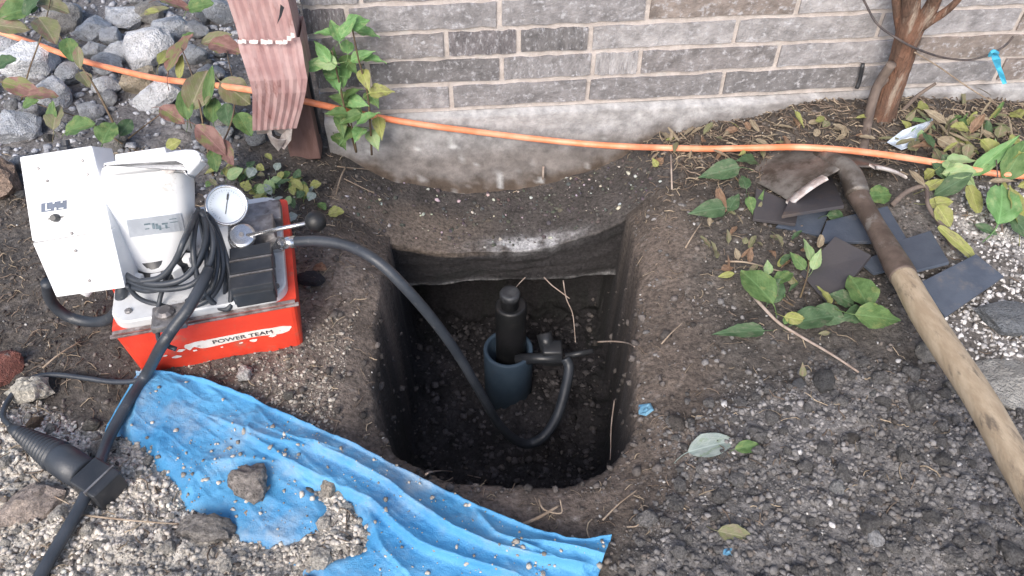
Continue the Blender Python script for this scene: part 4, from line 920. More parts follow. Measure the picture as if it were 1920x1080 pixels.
# ------------------------------------------------------------------ cables and hoses lying about
def over(pl, r, name, mat, label, cat, sides=12, n=10):
    mb = MB(); mb.add(*tube(pl, r, sides, n)); o = mb.build(name, mat, None, True); return tag(o, label, cat)
over([D(392, 505, 1.165), D(375, 540, 1.14), D(352, 580, 1.125), D(325, 615, 1.125), D(302, 650, 1.13), AG(275, 700, .03), AG(240, 755, .028), AG(205, 820, .022), AG(180, 885, .030), AG(150, 950, .025), AG(110, 1020, .02), AG(70, 1090, .015), AG(30, 1180, .012)], .0084, 'thick_cable', m_rubber,
     'thick black cable dropping from the pump and running off the lower left corner', 'cable')
over([D(300, 645, 1.135), AG(282, 690, .028), AG(262, 712, .025), AG(215, 716, .014), AG(160, 709, .012), AG(110, 703, .012), AG(70, 706, .012), AG(40, 722, .012), AG(16, 750, .012), AG(5, 780, .014), AG(20, 800, .02)], .0042, 'thin_cable', m_rubber,
     'thin black cable looping left past the cream stone to the ribbed plug', 'cable')
# plug with ribbed boot
pa, pb_, pc_ = AG(22, 802, .022), AG(215, 925, .024), AG(150, 880, .024)
plug = empty('cable_plug', AG(130, 865), 'black cable plug with ribbed rubber boot lying crosswise under the thick cable', 'plug')
ax = nrm(pb_ - pa); L_ = np.linalg.norm(pb_ - pa); prof = [(.007, 0), (.009, .01)]
for k in range(12): h = .015 + .0072 * k; rr_ = .009 + .0125 * k / 11; prof += [(rr_ + .0015, h), (rr_ + .0018, h + .0032), (rr_ - .0012, h + .0042), (rr_ - .001, h + .0064)]
prof += [(.0225, .105), (.0232, .118), (.0225, L_ * .72), (.015, L_ * .725)]
mb = MB(); mb.add(*lathe(prof, 24, pa, ax)); mb.build('boot', m_rubber, plug, True)
side = nrm(np.cross(ax, [0, 0, 1.])); mb = MB(); mb.add(*place(boxv(.050, .046, .040, .005, 3), pa + ax * (L_ * .72 + .030), ax, side)); mb.build('plug_head', m_black, plug)
mb = MB(); mb.add(*place(boxv(.003, .049, .043, .001), pa + ax * (L_ * .72 + .040), ax, side)); mb.build('plug_seam', m_dull, plug)
# hydraulic hose
hp = [f2 - nrm(f2 - f1) * .004, D(600, 452, 1.25), D(655, 462, 1.235), D(710, 492, 1.22), D(765, 545, 1.24), D(820, 610, 1.30), D(862, 670, 1.38), D(900, 735, 1.48), D(935, 795, 1.60), D(965, 824, 1.67), D(992, 832, 1.70), D(1020, 818, 1.70), D(1045, 780, 1.71), D(1060, 730, 1.72), D(1067, 690, 1.73), D(1060, 672, 1.73)]
hose = empty('hydraulic_hose', hp[0], 'black hydraulic hose arching from the pump down into the pit', 'hose')
mb = MB(); mb.add(*tube(hp, [.0088] * 8 + [.0092, .0105, .011, .0115, .0115, .0115, .0115, .0115], 14, 10)); mb.build('hose_tube', m_rubber, hose, True)
mb = MB(); mb.add(*tube([f1 + (f2 - f1) * .15, f2 + (f2 - f1) * .05], .0098, 14, 1)); mb.build('ferrule', m_chrome, hose, True)
# orange cord
oc = [Z(-120, 10, .07), Z(0, 60, .07), Z(60, 80, .06), Z(150, 112, .055), Z(230, 133, .06), Z(300, 148, .07), Z(380, 157, .10), Z(470, 169, .135), Z(540, 183, .145), Z(600, 196, .12), Z(660, 210, .085), Z(720, 222, .06), Z(800, 235, .04), Z(900, 248, .015), Z(1000, 260, -.005), Z(1100, 270, -.01), Z(1180, 275, .0), AG(1240, 277, .014), AG(1330, 279, .018), AG(1430, 277, .03), Z(1500, 276, .058), Z(1590, 282, .064), AG(1680, 293, .05), AG(1760, 306, .04), AG(1850, 323, .035), AG(1925, 330, .035), AG(2050, 332, .02)]
over(oc, .0068, 'extension_cord', m_orange, 'orange extension cord sagging across the picture in front of the brick wall', 'cord', 12, 10)

# ------------------------------------------------------------------ pier pipe and hydraulic ram in the pit
pc = Y(953, 665, 1.135); PX_, PY_ = pc[0], 1.135
pier = empty('pier_pipe', (PX_, PY_, FLOOR - .03), 'blue-grey steel pipe standing open in the floor of the pit', 'pipe')
zt_ = Y(953, 690, 1.078)[2]
mb = MB(); mb.add(*lathe([(.056, FLOOR - .12), (.056, zt_ - .004), (.054, zt_), (.048, zt_), (.046, zt_ - .004), (.046, FLOOR - .10)], 36, (PX_, PY_, 0))); mb.build('pipe_wall', m_pipe, pier, True)
ram = empty('hydraulic_ram', (PX_ + .004, PY_ + .012, FLOOR), 'black hydraulic ram standing inside the blue-grey pipe under the footing', 'hydraulic ram')
rx, ry = PX_ + .006, PY_ + .012; zh_ = Y(957, 548, ry)[2] - .012
mb = MB(); mb.add(*lathe([(.034, FLOOR - .05), (.034, zh_ - .03), (.031, zh_ - .025), (.028, zh_ - .025)], 28, (rx, ry, 0))); mb.build('cylinder', m_ram, ram, True)
mb = MB(); mb.add(*lathe([(.019, zh_ - .03), (.019, zh_), (.022, zh_ + .002), (.022, zh_ + .013), (.0195, zh_ + .018), (.012, zh_ + .017)], 24, (rx - .002, ry - .005, 0))); mb.build('ram_head', m_ramtop, ram, True)
mb = MB(); q0 = D(985, 680, 1.76); mb.add(*tube([q0 + [-.02, .01, 0], D(1010, 672, 1.75), D(1055, 672, 1.74)], .013, 8, 1)); mb.add(*place(boxv(.045, .04, .05, .006), D(1035, 662, 1.76))); mb.add(*tube([D(1028, 655, 1.76), D(1020, 625, 1.76)], .018, 8, 1)); mb.add(*tube([D(1060, 668, 1.74), D(1112, 658, 1.74)], .007, 8, 1)); mb.build('coupling', m_black, ram, True)

# ------------------------------------------------------------------ shovel
pE, pS = D(1945, 935, .90), D(1690, 512, 1.34)
ax = nrm(pS - pE); jn = D(1603, 356, 1.495)
shv = empty('shovel', (pS[0], pS[1], .02), 'old round-point shovel with pale wooden handle, blade resting on the weeds', 'shovel')
mb = MB(); ext = pE - ax * .62; mb.add(*tube([ext, pE, pE + (pS - pE) * .35 + [.002, 0, .002], pE + (pS - pE) * .7 - [.002, 0, .001], pS - ax * .005], [.0195, .0195, .0198, .0205, .0215, .0205], 18, 10)); mb.build('wooden_handle', m_wood, shv, True)
mb = MB(); mb.add(*tube([pS - ax * .012, pS + (jn - pS) * .12, pS + (jn - pS) * .4, pS + (jn - pS) * .75, jn], [.0225, .0225, .0200, .0175, .018, .021], 18, 8)); mb.build('socket', m_shaft, shv, True)
# blade: width direction from the treads, curved dish
tl, tr_ = D(1470, 378, 1.50), D(1697, 324, 1.56); wdir = nrm(tr_ - tl); ctr = jn + ax * .02
bl_dir = nrm(D(1478, 296, 1.68) - D(1583, 350, 1.525)); bl_dir = nrm(bl_dir - wdir * np.dot(bl_dir, wdir)); bn = np.cross(wdir, bl_dir)
if bn[2] < 0: bn = -bn
nu, nv = 28, 22; HW = .130; V = []
mid = (tl + tr_) / 2
for j in range(nv):
    t = j / (nv - 1)
    hw = HW * (1.0 if t < .45 else math.sqrt(max(0, 1 - ((t - .45) / .56) ** 2)) * .97 + .02); hw *= (1 - .04 * math.cos(t * 3))
    for i in range(nu):
        s = -1 + 2 * i / (nu - 1); x = s * hw
        z = .044 * (1 - (s * hw / HW) ** 2) * (1 - .5 * t) + .012 * math.exp(-(s / .14) ** 2) * max(0, 1 - t * 1.4) + .02 * t * (1 - t)
        V.append(mid + wdir * x + bl_dir * (t * .26) + bn * (z - .006))
Fc = [(j * nu + i, j * nu + i + 1, (j + 1) * nu + i + 1, (j + 1) * nu + i) for j in range(nv - 1) for i in range(nu - 1)]
mb = MB(); mb.add(V, Fc); bl_o = mb.build('blade', m_blade, shv, True); q_ = bl_o.modifiers.new('t', 'SOLIDIFY'); q_.thickness = .0022
for s0, s1 in ((-1, -.42), (.40, 1)):
    m_ = MB(); VV = []; n_ = 10
    for i in range(n_ + 1):
        s = s0 + (s1 - s0) * i / n_; z = .044 * (1 - s * s) - .004; base = mid + wdir * s * HW + bn * z
        VV += [base + bl_dir * .004 + bn * .003, base - bl_dir * .012 + bn * .004, base - bl_dir * .016 + bn * .0, base - bl_dir * .012 - bn * .004, base + bl_dir * .004 - bn * .002]
    m_.add(VV, [(i * 5 + a, i * 5 + (a + 1) % 5, (i + 1) * 5 + (a + 1) % 5, (i + 1) * 5 + a) for i in range(n_) for a in range(5)] + [(0, 1, 2, 3, 4), (n_ * 5 + 4, n_ * 5 + 3, n_ * 5 + 2, n_ * 5 + 1, n_ * 5)])
    m_.build('tread', m_torn, shv, True)
mb = MB(); jm = mid + bn * .040
mb.add(*tube([jn - ax * .02, (jn + jm) / 2 + bn * .004, jm + bl_dir * .02, jm + bl_dir * .08 - bn * .004, mid + bl_dir * .13 + bn * .022], [.022, .021, .017, .012, .005], 16, 8)); mb.build('neck', m_blade, shv, True)

# ------------------------------------------------------------------ loose flat plates
plates = [([(1412, 410), (1492, 420), (1500, 385), (1418, 352)], .016, m_slate2, 'brown-black plate with a pale front edge, leftmost of the pile under the shovel blade'),
          ([(1466, 404), (1583, 385), (1560, 332), (1500, 335)], .026, m_slate2, 'dark brown plate directly beneath the shovel blade, on top of the pile'),
          ([(1455, 424), (1537, 441), (1557, 392), (1485, 400)], .009, m_slate, 'dark blue plate half hidden beneath the brown plates, left of the shaft'),
          ([(1536, 452), (1704, 454), (1664, 386), (1550, 414)], .018, m_slate, 'blue-grey plate lying under the shovel shaft, showing on both sides'),
          ([(1500, 512), (1555, 573), (1633, 478), (1566, 443)], .026, m_slate2, 'tilted purple-grey plate left of the shaft with one corner pointing at the leaves'),
          ([(1614, 490), (1640, 512), (1690, 500), (1660, 470)], .012, m_slate, 'small dark plate mostly hidden under the shovel socket'),
          ([(1690, 514), (1780, 491), (1745, 432), (1650, 462)], .026, m_slate, 'dark grey-blue plate right of the shaft, in the middle of the pile'),
          ([(1773, 594), (1883, 518), (1830, 476), (1724, 530)], .020, m_slate, 'largest blue-grey plate, lowest and furthest right in the pile')]
for i, (q_, dz, m_, lab) in enumerate(plates):
    P0 = [AG(px, py, 0) for px, py in q_]; zz = np.mean([p[2] for p in P0]) + dz
    tilt = [(0, 0), (.02, 0), (-.004, .0), (0, 0), (-.018, .006), (0, 0), (.006, .004), (-.004, .006)][i]
    P1 = []
    for k_, (px, py) in enumerate(q_): P1.append(Z(px, py, zz + (tilt[0] if k_ < 2 else -tilt[0]) + (tilt[1] if k_ in (1, 2) else -tilt[1])))
    mb = MB(); V_, F_, n_ = slab(P1, .0065, .0009)
    if n_[2] < 0: V_, F_, n_ = slab(P1[::-1], .0065, .0009)
    mb.add(V_, F_); o = mb.build('flat_plate', m_); tag(o, lab, 'plate')

# ------------------------------------------------------------------ leaves
rC, uC, nC = np.array([1., 0, 0]), np.array([0, SS, CC]), np.array([0, -CC, SS])
def leaf_mesh(seed, kind='oval'):
    rr = random.Random(seed); nl, nw = 14, 6; V = []
    for j in range(nl + 1):
        t = j / nl
        if kind == 'oval': wv = math.sin(math.pi * t ** .85) ** .8
        elif kind == 'pointed': wv = (math.sin(math.pi * t ** .62)) ** 1.0 * (1 - .25 * t)
        elif kind == 'strap': wv = math.sin(math.pi * (t * .94 + .03)) ** .45
        else: wv = math.sin(math.pi * t ** .8) ** .55
        wv = max(wv, .03) * (1 + rr.uniform(-.04, .04) + (.022 if j % 2 else -.022) * (kind == 'pointed'))
        cv = -.22 * (t - .4) ** 2 * (1 + rr.random())
        for i in range(nw + 1):
            s = -1 + 2 * i / nw; V.append((t - .5, .5 * wv * s, cv + .14 * abs(s) * wv + .035 * math.sin(t * 17 + s * 2 + seed) * abs(s)))
    Fc = [(j * (nw + 1) + i, j * (nw + 1) + i + 1, (j + 1) * (nw + 1) + i + 1, (j + 1) * (nw + 1) + i) for j in range(nl) for i in range(nw)]
    if kind != 'strap':
        b = len(V); z0 = -.22 * .16 * (1 + .5)
        for k in range(5):
            x = -.47 - .085 * k; zc = z0 - .03 * k - .012 * k * k; yc = .012 * k * k * (1 if seed % 2 else -1)
            V += [(x, yc - .022, zc), (x, yc + .022, zc), (x, yc, zc + .03)]
        Fc += [(b + 3 * k + q, b + 3 * k + (q + 1) % 3, b + 3 * k + 3 + (q + 1) % 3, b + 3 * k + 3 + q) for k in range(4) for q in range(3)]
    return V, Fc
LM = {}
def lmesh(kind, mat, k):
    key = (kind, mat.name, k)
    if key not in LM: LM[key] = mesh('leaf', *leaf_mesh(k * 13 + len(kind), kind), mat, True)
    return LM[key]
def leaf(parent, p, length, width, ang, mat, kind='oval', face=.5, tilt=.35, name='leaf'):
    N = nrm(nC * face + np.array([0, 0, 1.]) * (1 - face) + RNG.uniform(-tilt, tilt, 3)); a = math.radians(ang)
    d = rC * math.cos(a) + uC * math.sin(a); d = nrm(d - N * np.dot(d, N)); s = np.cross(N, d)
    loc = _inv(p, np.array(parent.location), parent.rotation_euler.z) if parent else p
    o = link(name, lmesh(kind, mat, random.randrange(3)), parent, loc)
    m3 = Matrix((d, s, N)).transposed(); length *= .93; width *= .93; o.rotation_euler = m3.to_euler(); o.scale = (length, width, min(length, width) * 1.1)
    return o
def plantpx(name, label, cat, base, leaves, stems=(), group=None, mstem=None, face=.5, tilt=.35):
    """leaves: (px, py, dz above ground, length px, width px, angle, material, kind)"""
    b = AG(*base); e = empty(name, b, label, cat, group)
    for (px, py, dz, l, w_, a, m_, kd) in leaves:
        p = AG(px, py, dz); sc_ = np.linalg.norm(p - np.array([0, 0, 1.])) / F; leaf(e, p, l * sc_, w_ * sc_, a, m_, kd, face, tilt)
    for st_ in stems:
        pl = [AG(px, py, dz) for px, py, dz in st_[0]]; mb = MB(); mb.add(*tube(pl, [st_[1], st_[1] * .6], 6, 5)); mb.build('stem', mstem or m_stem, e, True)
    return e
O_, P_, S_ = 'oval', 'pointed', 'strap'
plantpx('vine', 'vine with red-brown and green oval leaves trailing over the rocks above the motor', 'vine', (300, 270), [
    (336, 96, .12, 92, 42, 80, L_red, O_), (310, 105, .11, 50, 22, 75, L_yel, O_), (338, 125, .1, 46, 16, 82, L_yel, O_), (421, 88, .12, 66, 44, -20, L_red, O_), (405, 72, .125, 60, 24, 15, L_tan, O_),
    (372, 168, .12, 84, 52, 70, L_tan, O_), (392, 160, .125, 78, 20, 82, L_green, O_), (346, 195, .10, 60, 30, 100, L_green, O_), (441, 173, .12, 66, 54, -35, L_tan, O_), (458, 232, .08, 56, 38, -60, L_green, O_),
    (425, 215, .08, 50, 34, -70, L_dark, O_), (400, 205, .08, 56, 34, 95, L_green, O_), (395, 262, .09, 80, 40, -45, L_red, O_), (425, 285, .07, 60, 30, -60, L_red, O_), (402, 300, .06, 46, 28, -80, L_green, O_), (322, 215, .08, 56, 34, -35, L_red, O_),
    (148, 238, .07, 60, 42, 10, L_green, O_), (104, 218, .07, 54, 34, 95, L_tan, O_), (98, 215, .072, 48, 20, 85, L_green, O_), (202, 247, .07, 48, 42, 75, L_green, O_), (236, 238, .06, 40, 26, 60, L_dark, O_), (375, 10, .10, 50, 36, 10, L_green, O_), (330, 8, .10, 56, 28, -10, L_red, O_),
    (293, 20, .1, 46, 18, 25, L_tan, O_), (285, 22, .1, 30, 14, 0, L_yel, O_), (325, 270, .05, 30, 22, 30, L_yel, O_), (440, 325, .04, 36, 22, 30, L_pale, O_), (352, 70, .1, 30, 18, 60, L_green, O_)],
    [([(400, 330, 0), (385, 260, .05), (375, 200, .1), (360, 140, .12), (340, 90, .13)], .0022), ([(400, 300, .02), (430, 240, .07), (440, 180, .11), (425, 95, .12)], .002), ([(230, 270, 0), (205, 215, .05), (170, 150, .08), (120, 80, .09), (95, 35, .1)], .0028), ([(230, 270, .02), (160, 225, .05), (60, 190, .06), (-10, 140, .07)], .0018), ([(240, 260, .02), (300, 215, .05), (345, 190, .08)], .0016)], face=.6)
plantpx('vine', 'blurred brown and green leaves of a climbing plant in the upper left corner', 'vine', (60, 190), [
    (35, 20, .14, 60, 40, 30, L_green, O_), (100, 12, .14, 56, 34, -15, L_tan, O_), (88, 55, .13, 60, 42, -60, L_tan, O_), (20, 50, .12, 56, 30, 0, L_tan, O_), (130, 92, .11, 46, 30, -75, L_green, O_), (148, 108, .10, 40, 18, -85, L_tan, O_),
    (40, 165, .08, 66, 34, -15, L_red, O_), (80, 178, .08, 50, 28, 10, L_red, O_), (56, 193, .07, 34, 22, 10, L_green, O_), (10, 118, .09, 40, 30, 20, L_dark, O_), (158, 148, .08, 36, 26, -60, L_tan, O_), (60, 10, .15, 46, 30, 60, L_dark, O_), (5, 5, .15, 56, 30, 0, L_red, O_)],
    [([(40, 190, 0), (55, 130, .06), (80, 60, .12), (95, 0, .15)], .002), ([(60, 190, .02), (20, 160, .06), (-20, 150, .06)], .0016)], face=.6)
nl = []
for (x, y, a, m_) in [(628, 55, 100, L_bright), (612, 62, 170, L_bright), (655, 48, 60, L_bright), (672, 42, 20, L_bright), (690, 62, 0, L_bright), (650, 85, 95, L_bright), (603, 95, 130, L_bright), (622, 108, 80, L_green), (585, 125, 200, L_bright), (618, 135, 150, L_bright), (608, 118, 180, L_pale),
        (700, 112, -10, L_bright), (680, 104, 20, L_bright), (655, 122, -50, L_green), (628, 155, -70, L_bright), (648, 142, -110, L_bright), (660, 175, 0, L_green), (640, 185, 170, L_green), (685, 150, -70, L_yel), (716, 172, 5, L_yel), (672, 192, -20, L_bright), (700, 185, -60, L_green),
        (640, 235, -80, L_green), (655, 222, 200, L_green), (672, 252, -100, L_bright), (650, 255, -120, L_green), (690, 220, 30, L_bright), (712, 240, -80, L_yel), (630, 212, 190, L_green), (665, 205, -40, L_bright), (702, 262, -70, L_pale), (638, 265, -60, L_green)]:
    nl.append((x, y, .0, random.randint(42, 54), random.randint(26, 34), a, m_, P_))
e = empty('nettle', AG(690, 292), 'bright green nettle growing against the wall beside the brown post', 'plant')
for (x, y, dz, l, w_, a, m_, kd) in nl: p = Y(x, y, 1.365 + random.uniform(-.035, .025)); leaf(e, p, l * 1.65 / F, w_ * 1.65 / F, a, m_, kd, .55, .4)
for pl in ([(697, 290), (694, 230), (688, 170), (672, 110), (660, 50)], [(668, 285), (650, 220), (635, 150), (622, 95)], [(668, 285), (662, 250), (655, 215)]):
    mb = MB(); mb.add(*tube([Y(x, y, 1.375 - .01 * i) for i, (x, y) in enumerate(pl)], [.0026, .0014], 6, 5)); mb.build('stem', m_stem, e, True)
# low ivy-like growth between pump and downspout
rr = random.Random(21); lv_ = []
for k_ in range(44):
    x = rr.gauss(520, 38); y = rr.gauss(352, 22) ; lv_.append((x, y, rr.uniform(.01, .035), rr.uniform(16, 30), rr.uniform(12, 22), rr.uniform(0, 360), rr.choice([L_pale, L_pale, L_green, L_yel, L_dark, L_blue]), O_))
plantpx('ground_ivy', 'patch of small pale green crinkled leaves behind the pressure gauge', 'plant', (520, 360), lv_)
rr = random.Random(22); lv_ = []
for k_ in range(26):
    x = rr.gauss(440, 45); y = rr.gauss(322, 14); lv_.append((x, y, rr.uniform(.01, .04), rr.uniform(14, 26), rr.uniform(10, 18), rr.uniform(0, 360), rr.choice([L_tan, L_green, L_yel, L_dark]), O_))
plantpx('ground_ivy', 'small olive creeping leaves right behind the motor top', 'plant', (440, 325), lv_)
plantpx('weed', 'two small yellow-green leaves near the black lever ball', 'plant', (600, 395), [(630, 398, .02, 32, 26, 10, L_yel, O_), (592, 346, .02, 22, 18, 20, L_yel, O_), (570, 366, .015, 20, 16, 80, L_green, O_)])
plantpx('weed', 'dark green weed with pointed leaves left of the shovel blade', 'plant', (1380, 350), [(1348, 322, .03, 80, 46, 190, L_dark, P_), (1326, 394, .03, 74, 44, 190, L_dark, P_), (1400, 300, .03, 56, 30, 200, L_dark, P_), (1376, 378, .025, 44, 30, 60, L_dark, P_), (1408, 385, .02, 36, 24, -80, L_green, P_), (1395, 340, .025, 40, 26, 100, L_dark, P_)], [([(1390, 345, 0), (1370, 325, .02), (1348, 322, .03)], .0018)])
plantpx('weed', 'broad-leaved green weed at the bottom left of the slate plates', 'plant', (1470, 560), [(1420, 535, .03, 92, 62, 120, L_green, O_), (1452, 545, .02, 60, 40, 60, L_dark, O_), (1515, 468, .03, 60, 26, 80, L_pale, P_), (1532, 485, .03, 46, 22, 70, L_pale, P_), (1495, 488, .025, 44, 24, 130, L_green, P_), (1525, 598, .02, 80, 50, 10, L_dark, O_),
        (1495, 598, .022, 52, 26, -10, L_yel, P_), (1555, 590, .02, 60, 42, -20, L_dark, O_), (1545, 552, .028, 46, 24, 100, L_yel, P_), (1470, 520, .025, 46, 30, 40, L_green, O_), (1440, 500, .02, 30, 20, 90, L_pale, P_)], [([(1490, 575, 0), (1450, 550, .02), (1420, 530, .03)], .0018), ([(1500, 560, 0), (1515, 510, .015), (1515, 460, .03)], .0016)])
plantpx('weed', 'bright green weed tucked against the lower end of the shovel socket', 'plant', (1620, 590), [(1612, 545, .035, 76, 62, 100, L_green, O_), (1650, 595, .03, 96, 52, -5, L_green, P_), (1600, 590, .02, 50, 34, 200, L_dark, O_), (1580, 560, .025, 46, 36, 150, L_dark, O_)])
plantpx('fallen_leaf', 'flat dark green pointed leaf lying alone right of the pit rim', 'leaf', (1385, 622), [(1385, 622, .012, 104, 36, 185, L_dark, P_)], face=.3, tilt=.1)
plantpx('fallen_leaf', 'pale grey-green leaf lying on the spoil right of the angular stone', 'leaf', (1335, 835), [(1335, 835, .012, 96, 48, 15, L_blue, O_)], face=.35, tilt=.1)
plantpx('fallen_leaf', 'small mottled green leaf beside the pale grey-green leaf on the spoil', 'leaf', (1402, 838), [(1402, 838, .012, 50, 26, 10, L_green, O_)], face=.35, tilt=.15)
plantpx('fallen_leaf', 'dull tan leaf lying low in the spoil near the bottom edge', 'leaf', (1380, 1005), [(1380, 1003, .012, 66, 36, -15, L_tan, O_)], face=.35, tilt=.1)
plantpx('fallen_leaf', 'curled brown dead leaf on the ledge above the pit', 'leaf', (970, 398), [(970, 398, .014, 54, 28, 40, L_dead, O_)], face=.5, tilt=.2)
plantpx('fallen_leaf', 'yellow leaf lying behind the shrub trunk foot', 'leaf', (1735, 203), [(1735, 203, .02, 40, 28, 20, L_yel, O_), ], face=.4)
plantpx('fallen_leaf', 'reddish-brown curled leaf standing between the dark green leaves', 'leaf', (1352, 375), [(1352, 375, .03, 52, 18, -75, L_dead, S_)], face=.6)
plantpx('fallen_leaf', 'faded pink-tan leaf on the ground right of the pump hose fitting', 'leaf', (600, 500), [(600, 502, .01, 34, 22, -30, L_dead, O_)], face=.5)
plantpx('weed', 'large pale green leaves of the weed at the right edge under the orange cord', 'plant', (1880, 400), [(1878, 380, .05, 92, 60, 70, L_bright, O_), (1905, 385, .045, 84, 40, 80, L_yel, O_), (1868, 290, .06, 110, 30, 40, L_bright, P_), (1905, 300, .06, 80, 44, 60, L_green, O_), (1858, 282, .05, 50, 36, -60, L_yel, O_), (1805, 300, .05, 60, 24, 5, L_pale, P_), (1800, 322, .045, 56, 30, 0, L_pale, O_),
        (1770, 330, .03, 60, 26, -50, L_dark, P_), (1788, 345, .03, 70, 32, 30, L_dark, O_), (1752, 345, .032, 46, 22, 30, L_yel, P_), (1762, 380, .03, 50, 22, 5, L_yel, O_), (1770, 405, .028, 44, 30, -60, L_yel, O_), (1795, 455, .03, 84, 22, -45, L_yel, S_), (1826, 372, .03, 56, 24, -80, L_yel, S_), (1915, 425, .03, 50, 30, -60, L_dark, O_), (1850, 430, .02, 40, 16, -30, L_dark, O_), (1812, 280, .04, 40, 26, 10, L_tan, O_), (1760, 292, .03, 44, 30, 100, L_tan, P_)],
        [([(1790, 470, 0), (1760, 420, .015), (1740, 380, .03)], .004), ([(1880, 440, 0), (1875, 380, .04), (1868, 300, .06)], .0022)], mstem=m_bark2)
plantpx('weed', 'round green leaf showing between shovel shaft and plates', 'plant', (1650, 365), [(1650, 366, .02, 56, 36, 10, L_green, O_), (1568, 405, .014, 40, 26, 0, L_dark, O_)])
rr = random.Random(31); lv_ = []
for k_ in range(46):
    x = rr.gauss(1815, 50); y = rr.gauss(232, 26); lv_.append((x, y, rr.uniform(.01, .05), rr.uniform(20, 44), rr.uniform(4, 9), rr.uniform(0, 360), rr.choice([L_yel, L_tan, L_straw, L_green, L_straw]), S_))
plantpx('weed', 'tangle of thin yellow-green and straw blades behind the orange cord at the right', 'plant', (1815, 240), lv_, tilt=.8)
rr = random.Random(32)
lits = []
for k_ in range(46):
    x = rr.uniform(1225, 1640); y = np.interp(x, [1225, 1640], [252, 205]) + rr.uniform(0, 55); e_ = AG(x, y, .008)
    lits.append((x, y)); 
deb = empty('leaf_litter', AG(1430, 250), 'dry brown and straw leaves gathered along the foot of the brick wall', 'leaf litter')
for (x, y) in lits:
    p = AG(x, y, .01 + rr.uniform(0, .015)); s_ = 1.65 / F; leaf(deb, p, rr.uniform(16, 44) * s_, rr.uniform(6, 16) * s_, rr.uniform(0, 360), rr.choice([L_straw, L_straw, L_dead, L_tan, L_yel]), rr.choice([O_, S_, P_]), .4, .6)
deb2 = empty('leaf_litter', AG(1380, 480), 'shrivelled brown leaves and stalks between the weeds left of the plates', 'leaf litter')
for k_ in range(22):
    p = AG(rr.gauss(1380, 30), rr.gauss(440, 40), .008 + rr.uniform(0, .012)); s_ = 1.5 / F; leaf(deb2, p, rr.uniform(14, 36) * s_, rr.uniform(5, 14) * s_, rr.uniform(0, 360), rr.choice([L_dead, L_straw, L_tan]), rr.choice([O_, S_]), .4, .6)

rr = random.Random(41); lv_ = []
for k_ in range(44):
    x = rr.uniform(1690, 1925); y = rr.uniform(205, 345); lv_.append((x, y, rr.uniform(.01, .06), rr.uniform(20, 46), rr.uniform(12, 26), rr.uniform(0, 360), rr.choice([L_yel, L_tan, L_green, L_dark, L_straw, L_dead, L_pale]), rr.choice([O_, P_])))
plantpx('weed', 'small mixed green and withered leaves of low weeds around the right end of the cord', 'plant', (1800, 270), lv_, tilt=.6)
rr = random.Random(43); lv_ = []
for k_ in range(30):
    x = rr.gauss(1480, 75); y = rr.gauss(520, 60); lv_.append((x, y, rr.uniform(.006, .025), rr.uniform(14, 34), rr.uniform(8, 20), rr.uniform(0, 360), rr.choice([L_dark, L_green, L_yel, L_tan, L_dead, L_straw]), rr.choice([O_, P_, S_])))
plantpx('weed', 'small crumpled leaves and shoots scattered around the broad-leaved weed', 'plant', (1480, 520), lv_, tilt=.7)
# ------------------------------------------------------------------ shrub trunk, wires and ribbon
tb = Wl(1652, 232, .07)
shrub = empty('shrub', (tb[0], tb[1], .0), 'leafless shrub with an orange-brown forking trunk in front of the brick wall', 'shrub')
def WP(px, py, off): return Wl(px, py, off)
mb = MB(); mb.add(*tube([WP(1640, 255, .075), WP(1655, 215, .07), WP(1672, 165, .07), WP(1690, 110, .075), WP(1702, 60, .08), WP(1708, 10, .085), WP(1712, -60, .09), WP(1722, -200, .10), WP(1715, -380, .12)], [.036, .028, .024, .0235, .022, .017, .013, .009, .004], 28, 16))
mb.V = [v + nrm(np.array([v[0] - tb[0], -.3, 0])) * (.0035 * float(fbm(v[0] * 3, v[2], 38, 3, 77)) + .003 * float(fbm(v[0] * 8, v[2] * .7, 30, 2, 78))) for v in mb.V]; mb.build('trunk', m_bark, shrub, True)
for pl, r_ in (([WP(1698, 90, .08), WP(1720, 50, .09), WP(1745, 15, .10), WP(1765, -40, .12), WP(1782, -160, .14), WP(1790, -330, .16)], [.020, .016, .014, .011, .007, .004]), ([WP(1700, 70, .085), WP(1735, 45, .10), WP(1772, 22, .12), WP(1800, -5, .13), WP(1830, -50, .14), WP(1870, -150, .16), WP(1890, -260, .18)], [.012, .008, .006, .005, .003]), ([WP(1692, 60, .07), WP(1682, 10, .07), WP(1678, -50, .07), WP(1668, -180, .09), WP(1675, -320, .10)], [.012, .009, .008, .006, .003]), ([WP(1680, 130, .07), WP(1662, 150, .08), WP(1640, 175, .09)], [.006, .004]), ([WP(1690, 210, .06), WP(1720, 180, .06), WP(1755, 156, .06)], [.005, .003])):
    mb = MB(); mb.add(*tube(pl, r_, 10, 6)); mb.build('branch', m_bark if r_[0] > .007 else m_bark2, shrub, True)
over([AG(1618, 285, .0), WP(1625, 240, .11), WP(1632, 205, .10), WP(1642, 170, .09), WP(1655, 145, .09), WP(1672, 120, .10)], .010, 'dead_stem', m_bark2, 'grey knobbly dead stem rising just left of the orange-brown trunk', 'stem', 10)
over([WP(1600, -40, .05), WP(1622, 5, .06), WP(1645, 45, .08), WP(1682, 72, .12), WP(1720, 92, .115), WP(1770, 108, .08), WP(1820, 112, .06), WP(1860, 100, .06), WP(1885, 85, .06), WP(1900, 68, .06)], .0022, 'wire', m_wire, 'thin dark wire drooping across the trunk and carrying the blue ribbon', 'wire', 8)
over([WP(1715, 98, .115), WP(1760, 125, .09), WP(1810, 160, .08), WP(1850, 185, .08), WP(1885, 205, .08)], .0016, 'twig', m_twig, 'thin straight twig slanting down right from the trunk to the weeds', 'twig', 6)
